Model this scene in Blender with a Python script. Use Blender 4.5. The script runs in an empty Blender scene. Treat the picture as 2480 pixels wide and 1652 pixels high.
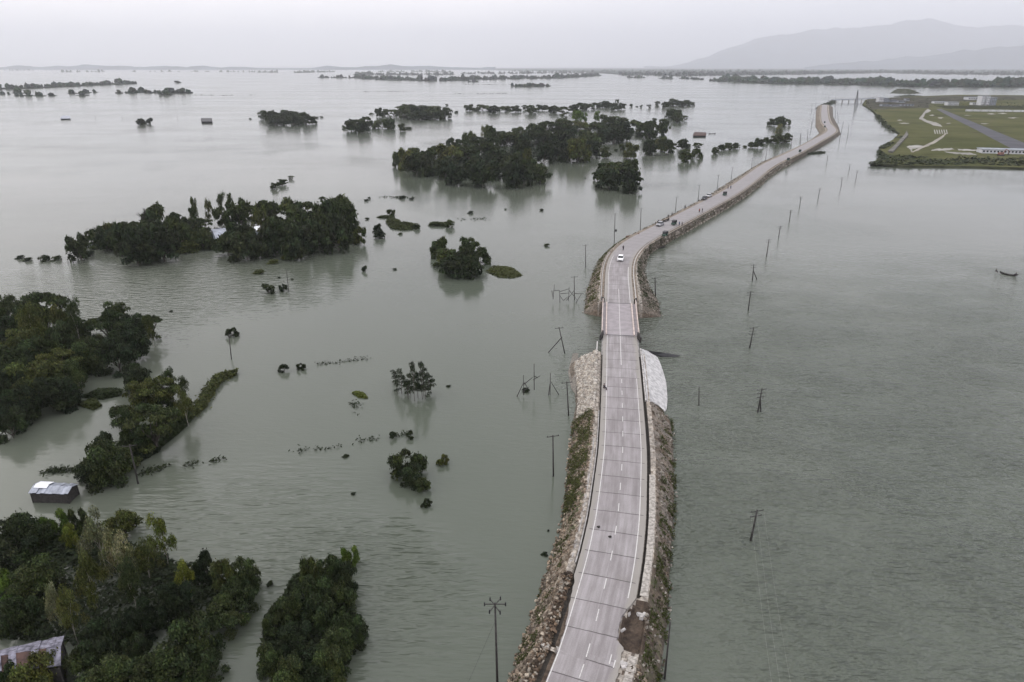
import bpy, math, random
from mathutils import Vector, noise, Matrix
R = math.radians
rnd = random.Random(7)
sc = bpy.context.scene
COL = sc.collection

# ------------------------------------------------------------------ camera
FPX, IW, IH, CZ = 1650.0, 2480.0, 1652.0, 58.0
PITCH = math.atan((826 - 161) / FPX)
cp, sp = math.cos(PITCH), math.sin(PITCH)
cam = bpy.data.cameras.new('camera')
cam.sensor_width = 36; cam.lens = 36 * FPX / IW
cam.clip_start = 1; cam.clip_end = 200000
co = bpy.data.objects.new('camera', cam); COL.objects.link(co)
co.location = (0, 0, CZ); co.rotation_euler = (R(90) - PITCH, 0, 0)
sc.camera = co

def ray(x, y):
    r = (x - 1240) / FPX; u = (826 - y) / FPX
    return Vector((r, cp + u * sp, -sp + u * cp))
def P(x, y, z=0.0):            # photograph point -> place on the level z
    d = ray(x, y)
    if d.z > -0.0008: d.z = -0.0008
    t = (CZ - z) / -d.z
    return Vector((d.x * t, d.y * t, z))
def PY(x, y, Y):               # photograph point -> place on the vertical plane at distance Y
    d = ray(x, y); t = Y / d.y
    return Vector((d.x * t, Y, CZ + d.z * t))
def ppm(p):                    # photograph pixels per metre at a place
    return FPX / (p.y * cp + (CZ - p.z) * sp)
K = 2354 / 620.0
X0 = {1: 0, 2: 620, 3: 1240, 4: 1860}
Y0 = {'T': 60, 'U': 440, 'M': 840, 'B': 1239}
def C(c, zx, zy):
    return X0[int(c[1])] + zx / K, Y0[c[0]] + zy / K
def D(x, y): return x * 1.05352, y * 1.05352

# ------------------------------------------------------------------ materials
def mat(name):
    m = bpy.data.materials.new(name); m.use_nodes = True
    nt = m.node_tree
    return m, nt, nt.nodes['Principled BSDF']
def N(nt, t, **kw):
    n = nt.nodes.new(t)
    for k, v in kw.items(): setattr(n, k, v)
    return n
def math_n(nt, op, a, b=None, clamp=False):
    n = N(nt, 'ShaderNodeMath', operation=op); n.use_clamp = clamp
    for i, v in enumerate((a, b)):
        if v is None: continue
        if isinstance(v, (int, float)): n.inputs[i].default_value = v
        else: nt.links.new(v, n.inputs[i])
    return n.outputs[0]
def mixc(nt, f, a, b, mode='MIX'):
    n = N(nt, 'ShaderNodeMix', data_type='RGBA', blend_type=mode)
    for i, v in ((0, f), (6, a), (7, b)):
        if isinstance(v, (int, float)): n.inputs[i].default_value = v
        elif isinstance(v, tuple): n.inputs[i].default_value = (*v[:3], 1)
        else: nt.links.new(v, n.inputs[i])
    return n.outputs[2]
def noise_n(nt, vec, scale, detail=3, rough=.55, out=0):
    n = N(nt, 'ShaderNodeTexNoise'); n.inputs['Scale'].default_value = scale
    n.inputs['Detail'].default_value = detail; n.inputs['Roughness'].default_value = rough
    if vec is not None: nt.links.new(vec, n.inputs['Vector'])
    return n.outputs[out]
def ramp(nt, f, a, b):
    n = N(nt, 'ShaderNodeMapRange', interpolation_type='SMOOTHSTEP')
    nt.links.new(f, n.inputs[0]); n.inputs[1].default_value = a; n.inputs[2].default_value = b
    return n.outputs[0]
def pos(nt): return N(nt, 'ShaderNodeNewGeometry').outputs['Position']
def scaled(nt, vec, s, rot=0):
    n = N(nt, 'ShaderNodeMapping'); n.inputs['Scale'].default_value = s
    n.inputs['Rotation'].default_value = (0, 0, rot)
    nt.links.new(vec, n.inputs['Vector']); return n.outputs[0]
def bump(nt, h, strength, dist, bsdf, prev=None):
    n = N(nt, 'ShaderNodeBump'); n.inputs['Strength'].default_value = strength
    n.inputs['Distance'].default_value = dist
    nt.links.new(h, n.inputs['Height'])
    if prev is not None: nt.links.new(prev, n.inputs['Normal'])
    if bsdf is not None: nt.links.new(n.outputs[0], bsdf.inputs['Normal'])
    return n.outputs[0]

def plain(name, col, rough=.7, var=.25, scale=2.0, metal=0.0, spec=.4):
    m, nt, b = mat(name)
    tc = N(nt, 'ShaderNodeTexCoord').outputs['Object']
    f = noise_n(nt, tc, scale, 4)
    lo = tuple(c * (1 - var) for c in col); hi = tuple(min(1, c * (1 + var)) for c in col)
    nt.links.new(mixc(nt, ramp(nt, f, .3, .7), lo, hi), b.inputs['Base Color'])
    b.inputs['Roughness'].default_value = rough; b.inputs['Metallic'].default_value = metal
    b.inputs['Specular IOR Level'].default_value = spec
    return m
def attr_mat(name, rough=.85, scale=3.0, var=.35, bumpd=.08):
    m, nt, b = mat(name)
    a = N(nt, 'ShaderNodeVertexColor', layer_name='tone').outputs[0]
    p = pos(nt)
    f = noise_n(nt, p, scale, 5, .65)
    f2 = noise_n(nt, p, scale * .23, 3)
    c = mixc(nt, 1.0, a, mixc(nt, ramp(nt, f, .25, .75), (1 - var,) * 3, (1 + var,) * 3), 'MULTIPLY')
    c = mixc(nt, 1.0, c, mixc(nt, ramp(nt, f2, .3, .7), (.8, .8, .8), (1.15, 1.13, 1.1)), 'MULTIPLY')
    nt.links.new(c, b.inputs['Base Color']); b.inputs['Roughness'].default_value = rough
    b.inputs['Specular IOR Level'].default_value = .25
    bump(nt, f, .8, bumpd, b)
    return m
MA = {}
def leaf_mat():
    m, nt, b = mat('foliage')
    a = N(nt, 'ShaderNodeVertexColor', layer_name='tone').outputs[0]
    oi = N(nt, 'ShaderNodeObjectInfo')
    c = mixc(nt, 1.0, oi.outputs['Color'], a, 'MULTIPLY')
    c = mixc(nt, 1.0, c, mixc(nt, oi.outputs['Random'], (.75, .8, .8), (1.2, 1.15, 1.05)), 'MULTIPLY')
    nt.links.new(c, b.inputs['Base Color'])
    b.inputs['Roughness'].default_value = .7; b.inputs['Specular IOR Level'].default_value = .10
    tr = N(nt, 'ShaderNodeBsdfTranslucent'); nt.links.new(c, tr.inputs[0])
    ms = N(nt, 'ShaderNodeMixShader'); ms.inputs[0].default_value = .22
    nt.links.new(b.outputs[0], ms.inputs[1]); nt.links.new(tr.outputs[0], ms.inputs[2])
    nt.links.new(ms.outputs[0], nt.nodes['Material Output'].inputs['Surface'])
    return m
MA['leaf'] = leaf_mat()
MA['bark'] = plain('bark', (.07, .06, .05), .9, .4, 6)
MA['palebark'] = plain('pale_bark', (.26, .24, .21), .85, .3, 6)
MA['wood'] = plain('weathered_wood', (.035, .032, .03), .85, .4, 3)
MA['concrete'] = plain('concrete', (.30, .285, .275), .85, .25, 1.5)
MA['paleconc'] = plain('pale_concrete', (.42, .40, .385), .8, .22, 1.2)
MA['blocks'] = plain('worn_blocks', (.33, .305, .275), .9, .35, 2.5)
MA['rail'] = plain('rail_paint', (.50, .42, .38), .7, .25, 1.5)
MA['dark'] = plain('dark_steel', (.02, .02, .022), .6, .3, 3)
MA['white'] = plain('white_paint', (.78, .78, .78), .35, .05, 2)
MA['tin'] = plain('tin_sheet', (.27, .29, .34), .45, .3, .9, .25)
MA['whitetin'] = plain('white_tin_sheet', (.72, .73, .75), .5, .06, 1)
MA['tinlight'] = plain('worn_tin_sheet', (.17, .165, .20), .85, .6, 1.6, 0, .1)
MA['rust'] = plain('rusty_tin_sheet', (.065, .036, .030), .8, .5, 1.2)
MA['glass'] = plain('dark_glass', (.015, .018, .02), .1, .1, 1)
MA['rubber'] = plain('rubber', (.015, .015, .015), .8, .2, 2)
MA['skin'] = plain('skin', (.16, .09, .06), .6, .15, 4)
MA['cloth_dark'] = plain('dark_cloth', (.03, .03, .04), .9, .3, 5)
MA['cloth_blue'] = plain('blue_cloth', (.05, .08, .16), .9, .3, 5)
MA['cloth_red'] = plain('red_cloth', (.22, .05, .04), .9, .3, 5)
MA['cloth_pale'] = plain('pale_cloth', (.45, .43, .40), .9, .2, 5)
MA['ricks'] = plain('green_paint', (.02, .05, .035), .5, .2, 3)
MA['wall_white'] = plain('plaster', (.50, .51, .53), .8, .12, .3)
MA['wall_grey'] = plain('grey_plaster', (.24, .26, .29), .8, .2, .3)
MA['brick'] = plain('red_soil_brick', (.20, .10, .08), .9, .3, 1)
MA['ochre'] = plain('ochre_tarpaulin', (.22, .15, .04), .8, .3, 3)
MA['lampglass'] = plain('lamp_glass', (.6, .6, .58), .2, .05, 2)

# ------------------------------------------------------------------ mesh builder
class MB:
    def __init__(s): s.v = []; s.f = []; s.mi = []; s.c = []
    def add(s, vs, fs, mi=0, col=(1, 1, 1)):
        o = len(s.v); s.v.extend([tuple(v) for v in vs])
        for f in fs:
            s.f.append(tuple(i + o for i in f)); s.mi.append(mi); s.c.append(col)
    def box(s, c, size, rz=0, mi=0, col=(1, 1, 1), top=1.0, M=None):
        x, y, z = [q / 2 for q in size]; c = Vector(c); vs = []
        for dz, k in ((-z, 1), (z, top)):
            for dx, dy in ((-x, -y), (x, -y), (x, y), (-x, y)):
                v = Vector((dx * k, dy * k, dz))
                if rz: v = Matrix.Rotation(rz, 3, 'Z') @ v
                v = v + c
                vs.append(M @ v if M else v)
        s.add(vs, [(3, 2, 1, 0), (4, 5, 6, 7), (0, 1, 5, 4), (1, 2, 6, 5), (2, 3, 7, 6), (3, 0, 4, 7)], mi, col)
    def tube(s, a, b, r0, r1=None, n=6, mi=0, col=(1, 1, 1), cap=True):
        a, b = Vector(a), Vector(b); r1 = r0 if r1 is None else r1
        d = (b - a).normalized(); u = d.orthogonal().normalized(); w = d.cross(u)
        vs = [q + (u * math.cos(2 * math.pi * i / n) + w * math.sin(2 * math.pi * i / n)) * r
              for q, r in ((a, r0), (b, r1)) for i in range(n)]
        fs = [(i, (i + 1) % n, n + (i + 1) % n, n + i) for i in range(n)]
        if cap: fs += [tuple(range(n - 1, -1, -1)), tuple(range(n, 2 * n))]
        s.add(vs, fs, mi, col)
    def path(s, pts, rs, n=5, mi=0, col=(1, 1, 1)):     # one continuous tapering tube
        pts = [Vector(p) for p in pts]; vs = []; fs = []
        for k, p in enumerate(pts):
            d = (pts[min(k + 1, len(pts) - 1)] - pts[max(k - 1, 0)]).normalized()
            u = d.cross(Vector((0.31, .95, .05))).normalized(); w = d.cross(u)
            vs += [p + (u * math.cos(2 * math.pi * i / n) + w * math.sin(2 * math.pi * i / n)) * rs[k] for i in range(n)]
            if k:
                o = (k - 1) * n
                fs += [(o + i, o + (i + 1) % n, o + n + (i + 1) % n, o + n + i) for i in range(n)]
        fs += [tuple(range(n - 1, -1, -1)), tuple(range((len(pts) - 1) * n, len(pts) * n))]
        s.add(vs, fs, mi, col)
    def blob(s, c, r, seed=0, n=8, m=5, jit=.2, mi=0, col=(1, 1, 1)):
        rr = random.Random(seed); c = Vector(c); vs = []; fs = []
        for j in range(m + 1):
            th = math.pi * j / m
            for i in range(n):
                ph = 2 * math.pi * (i + .5 * (j % 2)) / n; k = 1 + rr.uniform(-jit, jit)
                vs.append(c + Vector((r[0] * math.sin(th) * math.cos(ph) * k, r[1] * math.sin(th) * math.sin(ph) * k, r[2] * math.cos(th) * k)))
        for j in range(m):
            for i in range(n):
                fs.append((j * n + i, (j + 1) * n + i, (j + 1) * n + (i + 1) % n, j * n + (i + 1) % n))
        s.add(vs, fs, mi, col)
    def mesh(s, name, mats, smooth=False, cols=False):
        me = bpy.data.meshes.new(name); me.from_pydata(s.v, [], s.f)
        for m in (mats if isinstance(mats, (list, tuple)) else [mats]): me.materials.append(m)
        if any(s.mi): me.polygons.foreach_set('material_index', s.mi)
        if smooth: me.polygons.foreach_set('use_smooth', [True] * len(s.f))
        if cols:
            at = me.color_attributes.new('tone', 'FLOAT_COLOR', 'CORNER'); buf = []
            for f, c in zip(s.f, s.c): buf.extend((c[0], c[1], c[2], 1.0) * len(f))
            at.data.foreach_set('color', buf)
        me.update(); return me
    def build(s, name, mats, parent=None, smooth=False, cols=False):
        o = bpy.data.objects.new(name, s.mesh(name, mats, smooth, cols)); COL.objects.link(o)
        if parent: o.parent = parent
        return o
def tag(o, label=None, cat=None, group=None, kind=None):
    for k, v in (('label', label), ('category', cat), ('group', group), ('kind', kind)):
        if v: o[k] = v
    return o
def thing(name, label, cat, loc=(0, 0, 0), rz=0, group=None):
    o = bpy.data.objects.new(name, None); COL.objects.link(o)
    o.empty_display_size = .2; o.location = loc; o.rotation_euler = (0, 0, rz)
    return tag(o, label, cat, group)
def dup(root, loc, rz=None, label=None, group=None, scale=None):
    def cpy(o, par):
        c = o.copy(); COL.objects.link(c); c.parent = par
        for ch in kids.get(o.name, []): cpy(ch, c)
        return c
    kids = {}
    def walk(o):
        kids[o.name] = list(o.children)
        for ch in o.children: walk(ch)
    walk(root)
    r = cpy(root, None); r.location = loc
    if rz is not None: r.rotation_euler = (0, 0, rz)
    if scale is not None: r.scale = scale
    if label: r['label'] = label
    if group: r['group'] = group
    return r

# ------------------------------------------------------------------ sky and sun
SUN_AZ, SUN_EL = R(-72), R(30)
sd = Vector((math.sin(SUN_AZ) * math.cos(SUN_EL), math.cos(SUN_AZ) * math.cos(SUN_EL), math.sin(SUN_EL)))
w = bpy.data.worlds.new('World'); sc.world = w; w.use_nodes = True
nt = w.node_tree; bg = nt.nodes['Background']; bg.inputs[1].default_value = .1
sky = N(nt, 'ShaderNodeTexSky', sky_type='NISHITA'); sky.sun_disc = False
sky.sun_elevation = SUN_EL; sky.sun_rotation = SUN_AZ; sky.dust_density = 5; sky.air_density = 1
tc = N(nt, 'ShaderNodeTexCoord').outputs['Generated']
nm = N(nt, 'ShaderNodeVectorMath', operation='NORMALIZE'); nt.links.new(tc, nm.inputs[0])
dt = N(nt, 'ShaderNodeVectorMath', operation='DOT_PRODUCT'); nt.links.new(nm.outputs[0], dt.inputs[0])
dt.inputs[1].default_value = sd
sep = N(nt, 'ShaderNodeSeparateXYZ'); nt.links.new(nm.outputs[0], sep.inputs[0])
near = math_n(nt, 'POWER', math_n(nt, 'MAXIMUM', dt.outputs['Value'], 0.0), 7.0)
up = ramp(nt, sep.outputs[2], .2, .85)
low = ramp(nt, sep.outputs[2], .27, .03)
left = ramp(nt, sep.outputs[0], .5, -.3)
basec = mixc(nt, low, (10.2, 9.6, 10.2), mixc(nt, left, (10.4, 10.5, 11.3), (15.6, 14.8, 14.7)))
deck = mixc(nt, up, basec, (14.0, 14.0, 14.4))
deck = mixc(nt, near, deck, (13.2, 12.8, 12.7))
cl = noise_n(nt, scaled(nt, nm.outputs[0], (2.2, 2.2, 9)), 1.6, 6, .55)
deck = mixc(nt, 1.0, deck, mixc(nt, ramp(nt, cl, .3, .72), (.90, .91, .93), (1.07, 1.06, 1.05)), 'MULTIPLY')
nt.links.new(mixc(nt, .93, sky.outputs[0], deck), bg.inputs[0])
sl = bpy.data.lights.new('sun', 'SUN'); sl.energy = .5; sl.angle = R(60); sl.color = (1, .95, .88)
so = bpy.data.objects.new('sun', sl); COL.objects.link(so)
so.rotation_euler = (-sd).to_track_quat('-Z', 'Y').to_euler()

# ------------------------------------------------------------------ water
def water_mat():
    m, nt, b = mat('flood_water')
    p = pos(nt)
    big = noise_n(nt, p, .012, 3)
    silt = noise_n(nt, scaled(nt, p, (1, .35, 1)), .006, 4, .6)
    c = mixc(nt, ramp(nt, silt, .3, .7), (.077, .090, .069), (.104, .113, .090))
    nt.links.new(c, b.inputs['Base Color'])
    slick = noise_n(nt, scaled(nt, p, (.5, 1.6, 1), R(8)), .008, 4, .6)
    rg = N(nt, 'ShaderNodeMapRange'); nt.links.new(slick, rg.inputs[0]); rg.inputs[1].default_value = .35; rg.inputs[2].default_value = .65; rg.inputs[3].default_value = .10; rg.inputs[4].default_value = .17
    nt.links.new(rg.outputs[0], b.inputs['Roughness']); b.inputs['IOR'].default_value = 1.36
    sx = N(nt, 'ShaderNodeSeparateXYZ'); nt.links.new(p, sx.inputs[0])
    # wind-ruffled reaches: right of the road up to the boat, and between the nearest groves; calm elsewhere
    e1 = math_n(nt, 'ADD', sx.outputs[0], math_n(nt, 'MULTIPLY', math_n(nt, 'SUBTRACT', big, .5), 60))
    reach = math_n(nt, 'MULTIPLY', ramp(nt, e1, 8, 34), ramp(nt, math_n(nt, 'ADD', sx.outputs[1], math_n(nt, 'MULTIPLY', math_n(nt, 'SUBTRACT', big, .5), 120)), 250, 80))
    def spot(x, y, r):
        d = N(nt, 'ShaderNodeVectorMath', operation='DISTANCE'); nt.links.new(p, d.inputs[0]); d.inputs[1].default_value = (x, y, 0)
        return ramp(nt, math_n(nt, 'ADD', d.outputs['Value'], math_n(nt, 'MULTIPLY', math_n(nt, 'SUBTRACT', big, .5), r * 1.5)), r, r * .3)
    q1, q2, q3, q4 = P(*D(470, 1250)), P(*D(930, 1400)), P(*D(330, 660)), P(*D(820, 1330))
    patch_ = math_n(nt, 'ADD', math_n(nt, 'ADD', spot(q1.x, q1.y, 26), spot(q2.x, q2.y, 18)), math_n(nt, 'ADD', spot(q3.x, q3.y, 60), spot(q4.x, q4.y, 16)))
    gust = noise_n(nt, scaled(nt, p, (.6, 1, 1), R(30)), .09, 3, .6)
    r1 = noise_n(nt, scaled(nt, p, (.40, 1.15, 1), R(-20)), 1.0, 2, .5)
    r2 = noise_n(nt, scaled(nt, p, (.42, .95, 1), R(24)), 1.15, 2, .5)
    r3 = noise_n(nt, scaled(nt, p, (.9, 1.1, 1), R(50)), 1.5, 2, .5)
    hr = math_n(nt, 'ADD', math_n(nt, 'ADD', r1, r2), math_n(nt, 'MULTIPLY', r3, .45))
    hr = math_n(nt, 'MULTIPLY', math_n(nt, 'MULTIPLY', hr, reach), math_n(nt, 'ADD', 1.1, math_n(nt, 'MULTIPLY', ramp(nt, gust, .3, .7), 1.3)))
    l1 = noise_n(nt, scaled(nt, p, (.30, 1.1, 1), R(-8)), 1.0, 2, .5)
    l2 = noise_n(nt, scaled(nt, p, (.26, .95, 1), R(17)), 1.1, 2, .5)
    hl = math_n(nt, 'MULTIPLY', math_n(nt, 'ADD', l1, l2), math_n(nt, 'MULTIPLY', patch_, .62))
    f1 = noise_n(nt, scaled(nt, p, (.5, 1.2, 1), R(10)), 1.0, 3, .55)
    hf = math_n(nt, 'MULTIPLY', f1, math_n(nt, 'ADD', .06, math_n(nt, 'MULTIPLY', ramp(nt, big, .45, .7), .16)))
    bump(nt, math_n(nt, 'ADD', math_n(nt, 'ADD', hr, hl), hf), 1.0, .60, b)
    return m
wb = MB(); wb.add([(-42000, -300, 0), (42000, -300, 0), (42000, 43000, 0), (-42000, 43000, 0)], [(0, 1, 2, 3)])
tag(wb.build('water', water_mat()), 'still grey green flood water spread to the horizon', 'water', kind='structure')

# ------------------------------------------------------------------ far plain, hills, haze
def flat_poly(name, pts, z, m, label, cat, kind='structure'):
    b = MB(); b.add([(p[0], p[1], z) for p in pts], [tuple(range(len(pts)))])
    return tag(b.build(name, m), label, cat, kind=kind)
MA['plain'] = plain('far_vegetation', (.022, .032, .024), 1, .6, .002, 0, 0)
pl = [P(*q) for q in ((-900, 169.5), (330, 169), (700, 167), (1100, 167), (1180, 170), (1400, 174), (1500, 181), (1640, 184), (1860, 180.5), (2150, 176), (2300, 180), (2480, 181), (3300, 182))]
pts = [(q.x, q.y) for q in pl] + [(40000, 42000), (-40000, 42000)]
flat_poly('far_plain', pts, .5, MA['plain'], 'dark low plain along the horizon', 'plain')
def ridge(name, prof, Y, depth, seed, label, m):
    b = MB(); vs = []; n = 120; rows = 14
    for i in range(n + 1):
        t = i / n * (len(prof) - 1); k = min(int(t), len(prof) - 2); f = t - k; f = f * f * (3 - 2 * f)
        x = prof[k][0] * (1 - f) + prof[k + 1][0] * f; y = prof[k][1] * (1 - f) + prof[k + 1][1] * f
        top = PY(x, y, Y)
        for j in range(rows + 1):
            g = j / rows; pr = 1 - abs(2 * g - 1) ** 1.3
            yy = Y + (g - .5) * depth
            nz = noise.fractal(Vector((top.x * .0006, yy * .0008, seed)), 1, 2, 5) * 1.6 + .9 * noise.noise(Vector((top.x * .0022, yy * .001, seed)))
            vs.append((top.x * yy / Y, yy, max(0, (top.z + nz * 60 * pr) * pr) - 1 * (j in (0, rows))))
    fs = [(i * (rows + 1) + j, (i + 1) * (rows + 1) + j, (i + 1) * (rows + 1) + j + 1, i * (rows + 1) + j + 1) for i in range(n) for j in range(rows)]
    b.add(vs, fs); return tag(b.build(name, m, smooth=True), label, 'hills', kind='structure')
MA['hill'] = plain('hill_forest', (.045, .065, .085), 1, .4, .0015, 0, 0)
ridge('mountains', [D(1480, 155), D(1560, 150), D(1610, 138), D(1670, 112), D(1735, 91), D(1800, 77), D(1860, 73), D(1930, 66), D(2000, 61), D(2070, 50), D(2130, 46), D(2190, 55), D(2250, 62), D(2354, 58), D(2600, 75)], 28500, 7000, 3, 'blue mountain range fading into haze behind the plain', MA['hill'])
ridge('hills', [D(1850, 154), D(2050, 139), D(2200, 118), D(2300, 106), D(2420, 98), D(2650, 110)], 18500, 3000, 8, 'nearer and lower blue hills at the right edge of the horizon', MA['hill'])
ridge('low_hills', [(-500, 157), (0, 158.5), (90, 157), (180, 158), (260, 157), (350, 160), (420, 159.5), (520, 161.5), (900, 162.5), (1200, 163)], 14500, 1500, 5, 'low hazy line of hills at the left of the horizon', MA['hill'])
hz = MB(); hz.box((0, 20500, 960), (88000, 49000, 1922))
m = bpy.data.materials.new('haze_air'); m.use_nodes = True; nt = m.node_tree; nt.nodes.clear()
pv = N(nt, 'ShaderNodeVolumePrincipled'); pv.inputs['Density'].default_value = 7.6e-5
pv.inputs['Color'].default_value = (.925, .945, 1.0, 1); pv.inputs['Anisotropy'].default_value = .4
nt.links.new(pv.outputs[0], N(nt, 'ShaderNodeOutputMaterial').inputs['Volume'])
hzo = tag(hz.build('haze', m), 'pale haze in the humid air over the flood', 'haze', kind='stuff')

# ------------------------------------------------------------------ foliage
def shade(rr, lo=.65, hi=1.35):
    k = rr.uniform(lo, hi); return (k * rr.uniform(.9, 1.1), k, k * rr.uniform(.8, 1.1))
def leaf(b, p, nrm, ln, wd, rr, col):
    nrm = (nrm + Vector((rr.uniform(-1, 1), rr.uniform(-1, 1), rr.uniform(-1, 1))) * .75)
    if nrm.length < .01: nrm = Vector((0, 0, 1))
    nrm.normalize(); u = nrm.orthogonal().normalized(); u.rotate(Matrix.Rotation(rr.uniform(0, 6.28), 3, nrm)); v = nrm.cross(u)
    q = p
    b.add([q - u * ln, q - v * wd + u * ln * .1, q + u * ln, q + v * wd - nrm * wd * .3], [(0, 1, 2, 3)], 0, col)
def lobes_for(kind, rr):
    L = []
    if kind == 'd':
        for i in range(34):
            a = rr.uniform(0, 6.28); z = rr.uniform(.12, .9); rad = math.sqrt(max(0.05, 1 - ((z - .42) / .52) ** 2)) * rr.uniform(.35, .88)
            r = rr.uniform(.13, .30); L.append((Vector((math.cos(a) * rad, math.sin(a) * rad, z)), Vector((r, r, r * rr.uniform(.4, .75)))))
        L.append((Vector((0, 0, .48)), Vector((.5, .5, .38))))
    elif kind == 'u':
        for i in range(19):
            a = i * 2.4 + rr.uniform(-.3, .3); rad = math.sqrt((i + .5) / 19) * .85
            r = rr.uniform(.15, .30); L.append((Vector((math.cos(a) * rad, math.sin(a) * rad, .93 - rad * rad * .33 + rr.uniform(-.09, .05))), Vector((r, r, r * .3))))
        for i in range(8):
            a = rr.uniform(0, 6.28); q = rr.uniform(.3, .7); L.append((Vector((math.cos(a) * q, math.sin(a) * q, rr.uniform(.14, .6))), Vector((.24, .24, .11))))
    elif kind == 'f':
        for i in range(22):
            z = rr.uniform(.32, 1.0); a = rr.uniform(0, 6.28); rad = rr.uniform(.1, .75) * (1.15 - z * .55)
            r = rr.uniform(.13, .27); L.append((Vector((math.cos(a) * rad, math.sin(a) * rad, z)), Vector((r, r, r * .8))))
    elif kind == 's':
        for i in range(16):
            a = rr.uniform(0, 6.28); z = rr.uniform(.15, .92); rad = math.sqrt(max(0.05, 1 - ((z - .4) / .58) ** 2)) * rr.uniform(.4, .85)
            L.append((Vector((math.cos(a) * rad, math.sin(a) * rad, z)), Vector((.26, .26, .24))))
    elif kind == 'b':
        for i in range(11):
            a = rr.uniform(0, 6.28); z = rr.uniform(.1, .7); rad = math.sqrt(max(0.05, 1 - (z / .85) ** 2)) * rr.uniform(.2, .75)
            r = rr.uniform(.26, .42); L.append((Vector((math.cos(a) * rad, math.sin(a) * rad, z)), Vector((r, r, r * .75))))
    elif kind == 'g':
        for i in range(7):
            z = (.3, .42, .55, .68, .8, .92, 1.0)[i]; a = rr.uniform(0, 6.28); rad = rr.uniform(.2, .8) * (1 if i < 5 else .4)
            L.append((Vector((math.cos(a) * rad, math.sin(a) * rad, z)), Vector((.5, .5, .10))))
    return L
def crown_mesh(kind, seed, n, ls):
    rr = random.Random(seed); b = MB(); L = lobes_for(kind, rr)
    vol = sum((l[1].x * l[1].y) for l in L); tones = [shade(rr, .7, 1.3) for _ in L]
    for (c, r), tn in zip(L, tones):
        k = int(n * r.x * r.y / vol)
        for _ in range(k):
            d = Vector((rr.gauss(0, 1), rr.gauss(0, 1), rr.gauss(0, 1))).normalized()
            if d.z < -.35: d.z *= -.6
            rad = rr.uniform(.45, 1.05) ** .6 * (1.35 if rr.random() < .13 else 1)
            p = c + Vector((d.x * r.x, d.y * r.y, d.z * r.z)) * rad
            if p.z < .03: p.z = rr.uniform(.03, .12)
            nrm = d * .5 + Vector((0, 0, .55))
            s = rr.uniform(.6, 1.3); t = shade(rr, .5, 1.6) if rr.random() < .85 else shade(rr, 1.4, 2.2); col = tuple(x * y for x, y in zip(tn, t))
            if kind == 's': leaf(b, p, nrm, ls * s * 1.6, ls * s * .5, rr, col)
            elif kind in 'fg': leaf(b, p, nrm, ls * s * .8, ls * s * .4, rr, col)
            else: leaf(b, p, nrm, ls * s, ls * s * .62, rr, col)
    me = b.mesh('crown', MA['leaf'], cols=True)
    t = MB(); lim = rr.sample(L, min(len(L), 9 if kind in 'uf' else 5))
    th = {'d': .05, 'u': .055, 'f': .022, 's': .04, 'b': .04, 'g': .05}[kind]
    fork = Vector((rr.uniform(-.08, .08), rr.uniform(-.08, .08), {'d': .3, 'u': .4, 'f': .45, 's': .3, 'b': .12, 'g': .9}[kind]))
    t.path([(rr.uniform(-.05, .05), 0, -.12), (0, 0, .05), fork * .6 + Vector((.02, 0, 0)), fork], [th * 1.25, th, th * .85, th * .7], 6)
    for c, r in lim:
        md = fork.lerp(c, .5) + Vector((rr.uniform(-.06, .06), rr.uniform(-.06, .06), rr.uniform(-.05, .03)))
        f0 = fork * (rr.uniform(.5, .9) if kind != 'g' else c.z / .95 * .85)
        t.path([f0, md, c], [th * .5, th * .34, th * .14], 5)
    return me, t.mesh('trunk', MA['palebark' if kind in 'f' else 'bark'], smooth=True)
PROTO = {}
def proto(kind, near, i):
    key = (kind, near, i)
    if key not in PROTO:
        n = {0: {'d': 2600, 'u': 1700, 'f': 1500, 's': 1500, 'b': 1300, 'g': 500},
             1: {'d': 7500, 'u': 5500, 'f': 4200, 's': 4200, 'b': 3800, 'g': 1000}}[near][kind]
        ls = {0: .075, 1: .042}[near] * {'s': 1.25, 'g': 1.7}.get(kind, 1)
        PROTO[key] = crown_mesh(kind, hash((ord(kind), near, i)) % 9999, n, ls)
    return PROTO[key]
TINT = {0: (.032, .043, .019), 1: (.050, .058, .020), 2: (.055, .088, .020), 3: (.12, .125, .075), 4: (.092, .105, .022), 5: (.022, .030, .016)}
TWORD = {0: 'dark green', 1: 'olive green', 2: 'bright green', 3: 'pale', 4: 'yellow green', 5: 'blackish green'}
KNAME = {'d': 'broadleaf_tree', 'u': 'spreading_tree', 'f': 'feathery_tree', 's': 'large_leaved_tree', 'b': 'shrub', 'g': 'slender_tree'}
KWORD = {'d': 'round tree', 'u': 'spreading tree', 'f': 'feathery tree', 's': 'ragged tree', 'b': 'low shrub', 'g': 'slender sapling'}
def plant(kind, base, wdt, h, tint, near, label, group=None, cat='tree', rz=None):
    me, tr = proto(kind, near, rnd.randrange(3))
    base = Vector(base); base.z -= h * {'d': .10, 'u': .10, 'f': .05, 's': .12, 'b': .22, 'g': 0}[kind]
    o = thing(KNAME[kind], label, cat, base, rnd.uniform(0, 6.28) if rz is None else rz, group)
    o.scale = (wdt / 2, wdt / 2 * rnd.uniform(.9, 1.1), h)
    c = bpy.data.objects.new('crown', me); COL.objects.link(c); c.parent = o
    k = rnd.uniform(.88, 1.15); t = TINT[tint]; c.color = (t[0] * k, t[1] * k, t[2] * k, 1)
    q = bpy.data.objects.new('trunk', tr); COL.objects.link(q); q.parent = o
    return o
ORD = ['', 'second ', 'third ', 'fourth ', 'fifth ', 'sixth ', 'seventh ', 'eighth ', 'ninth ', 'tenth ', 'eleventh ', 'twelfth ', 'thirteenth ', 'fourteenth ', 'fifteenth ']
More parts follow.
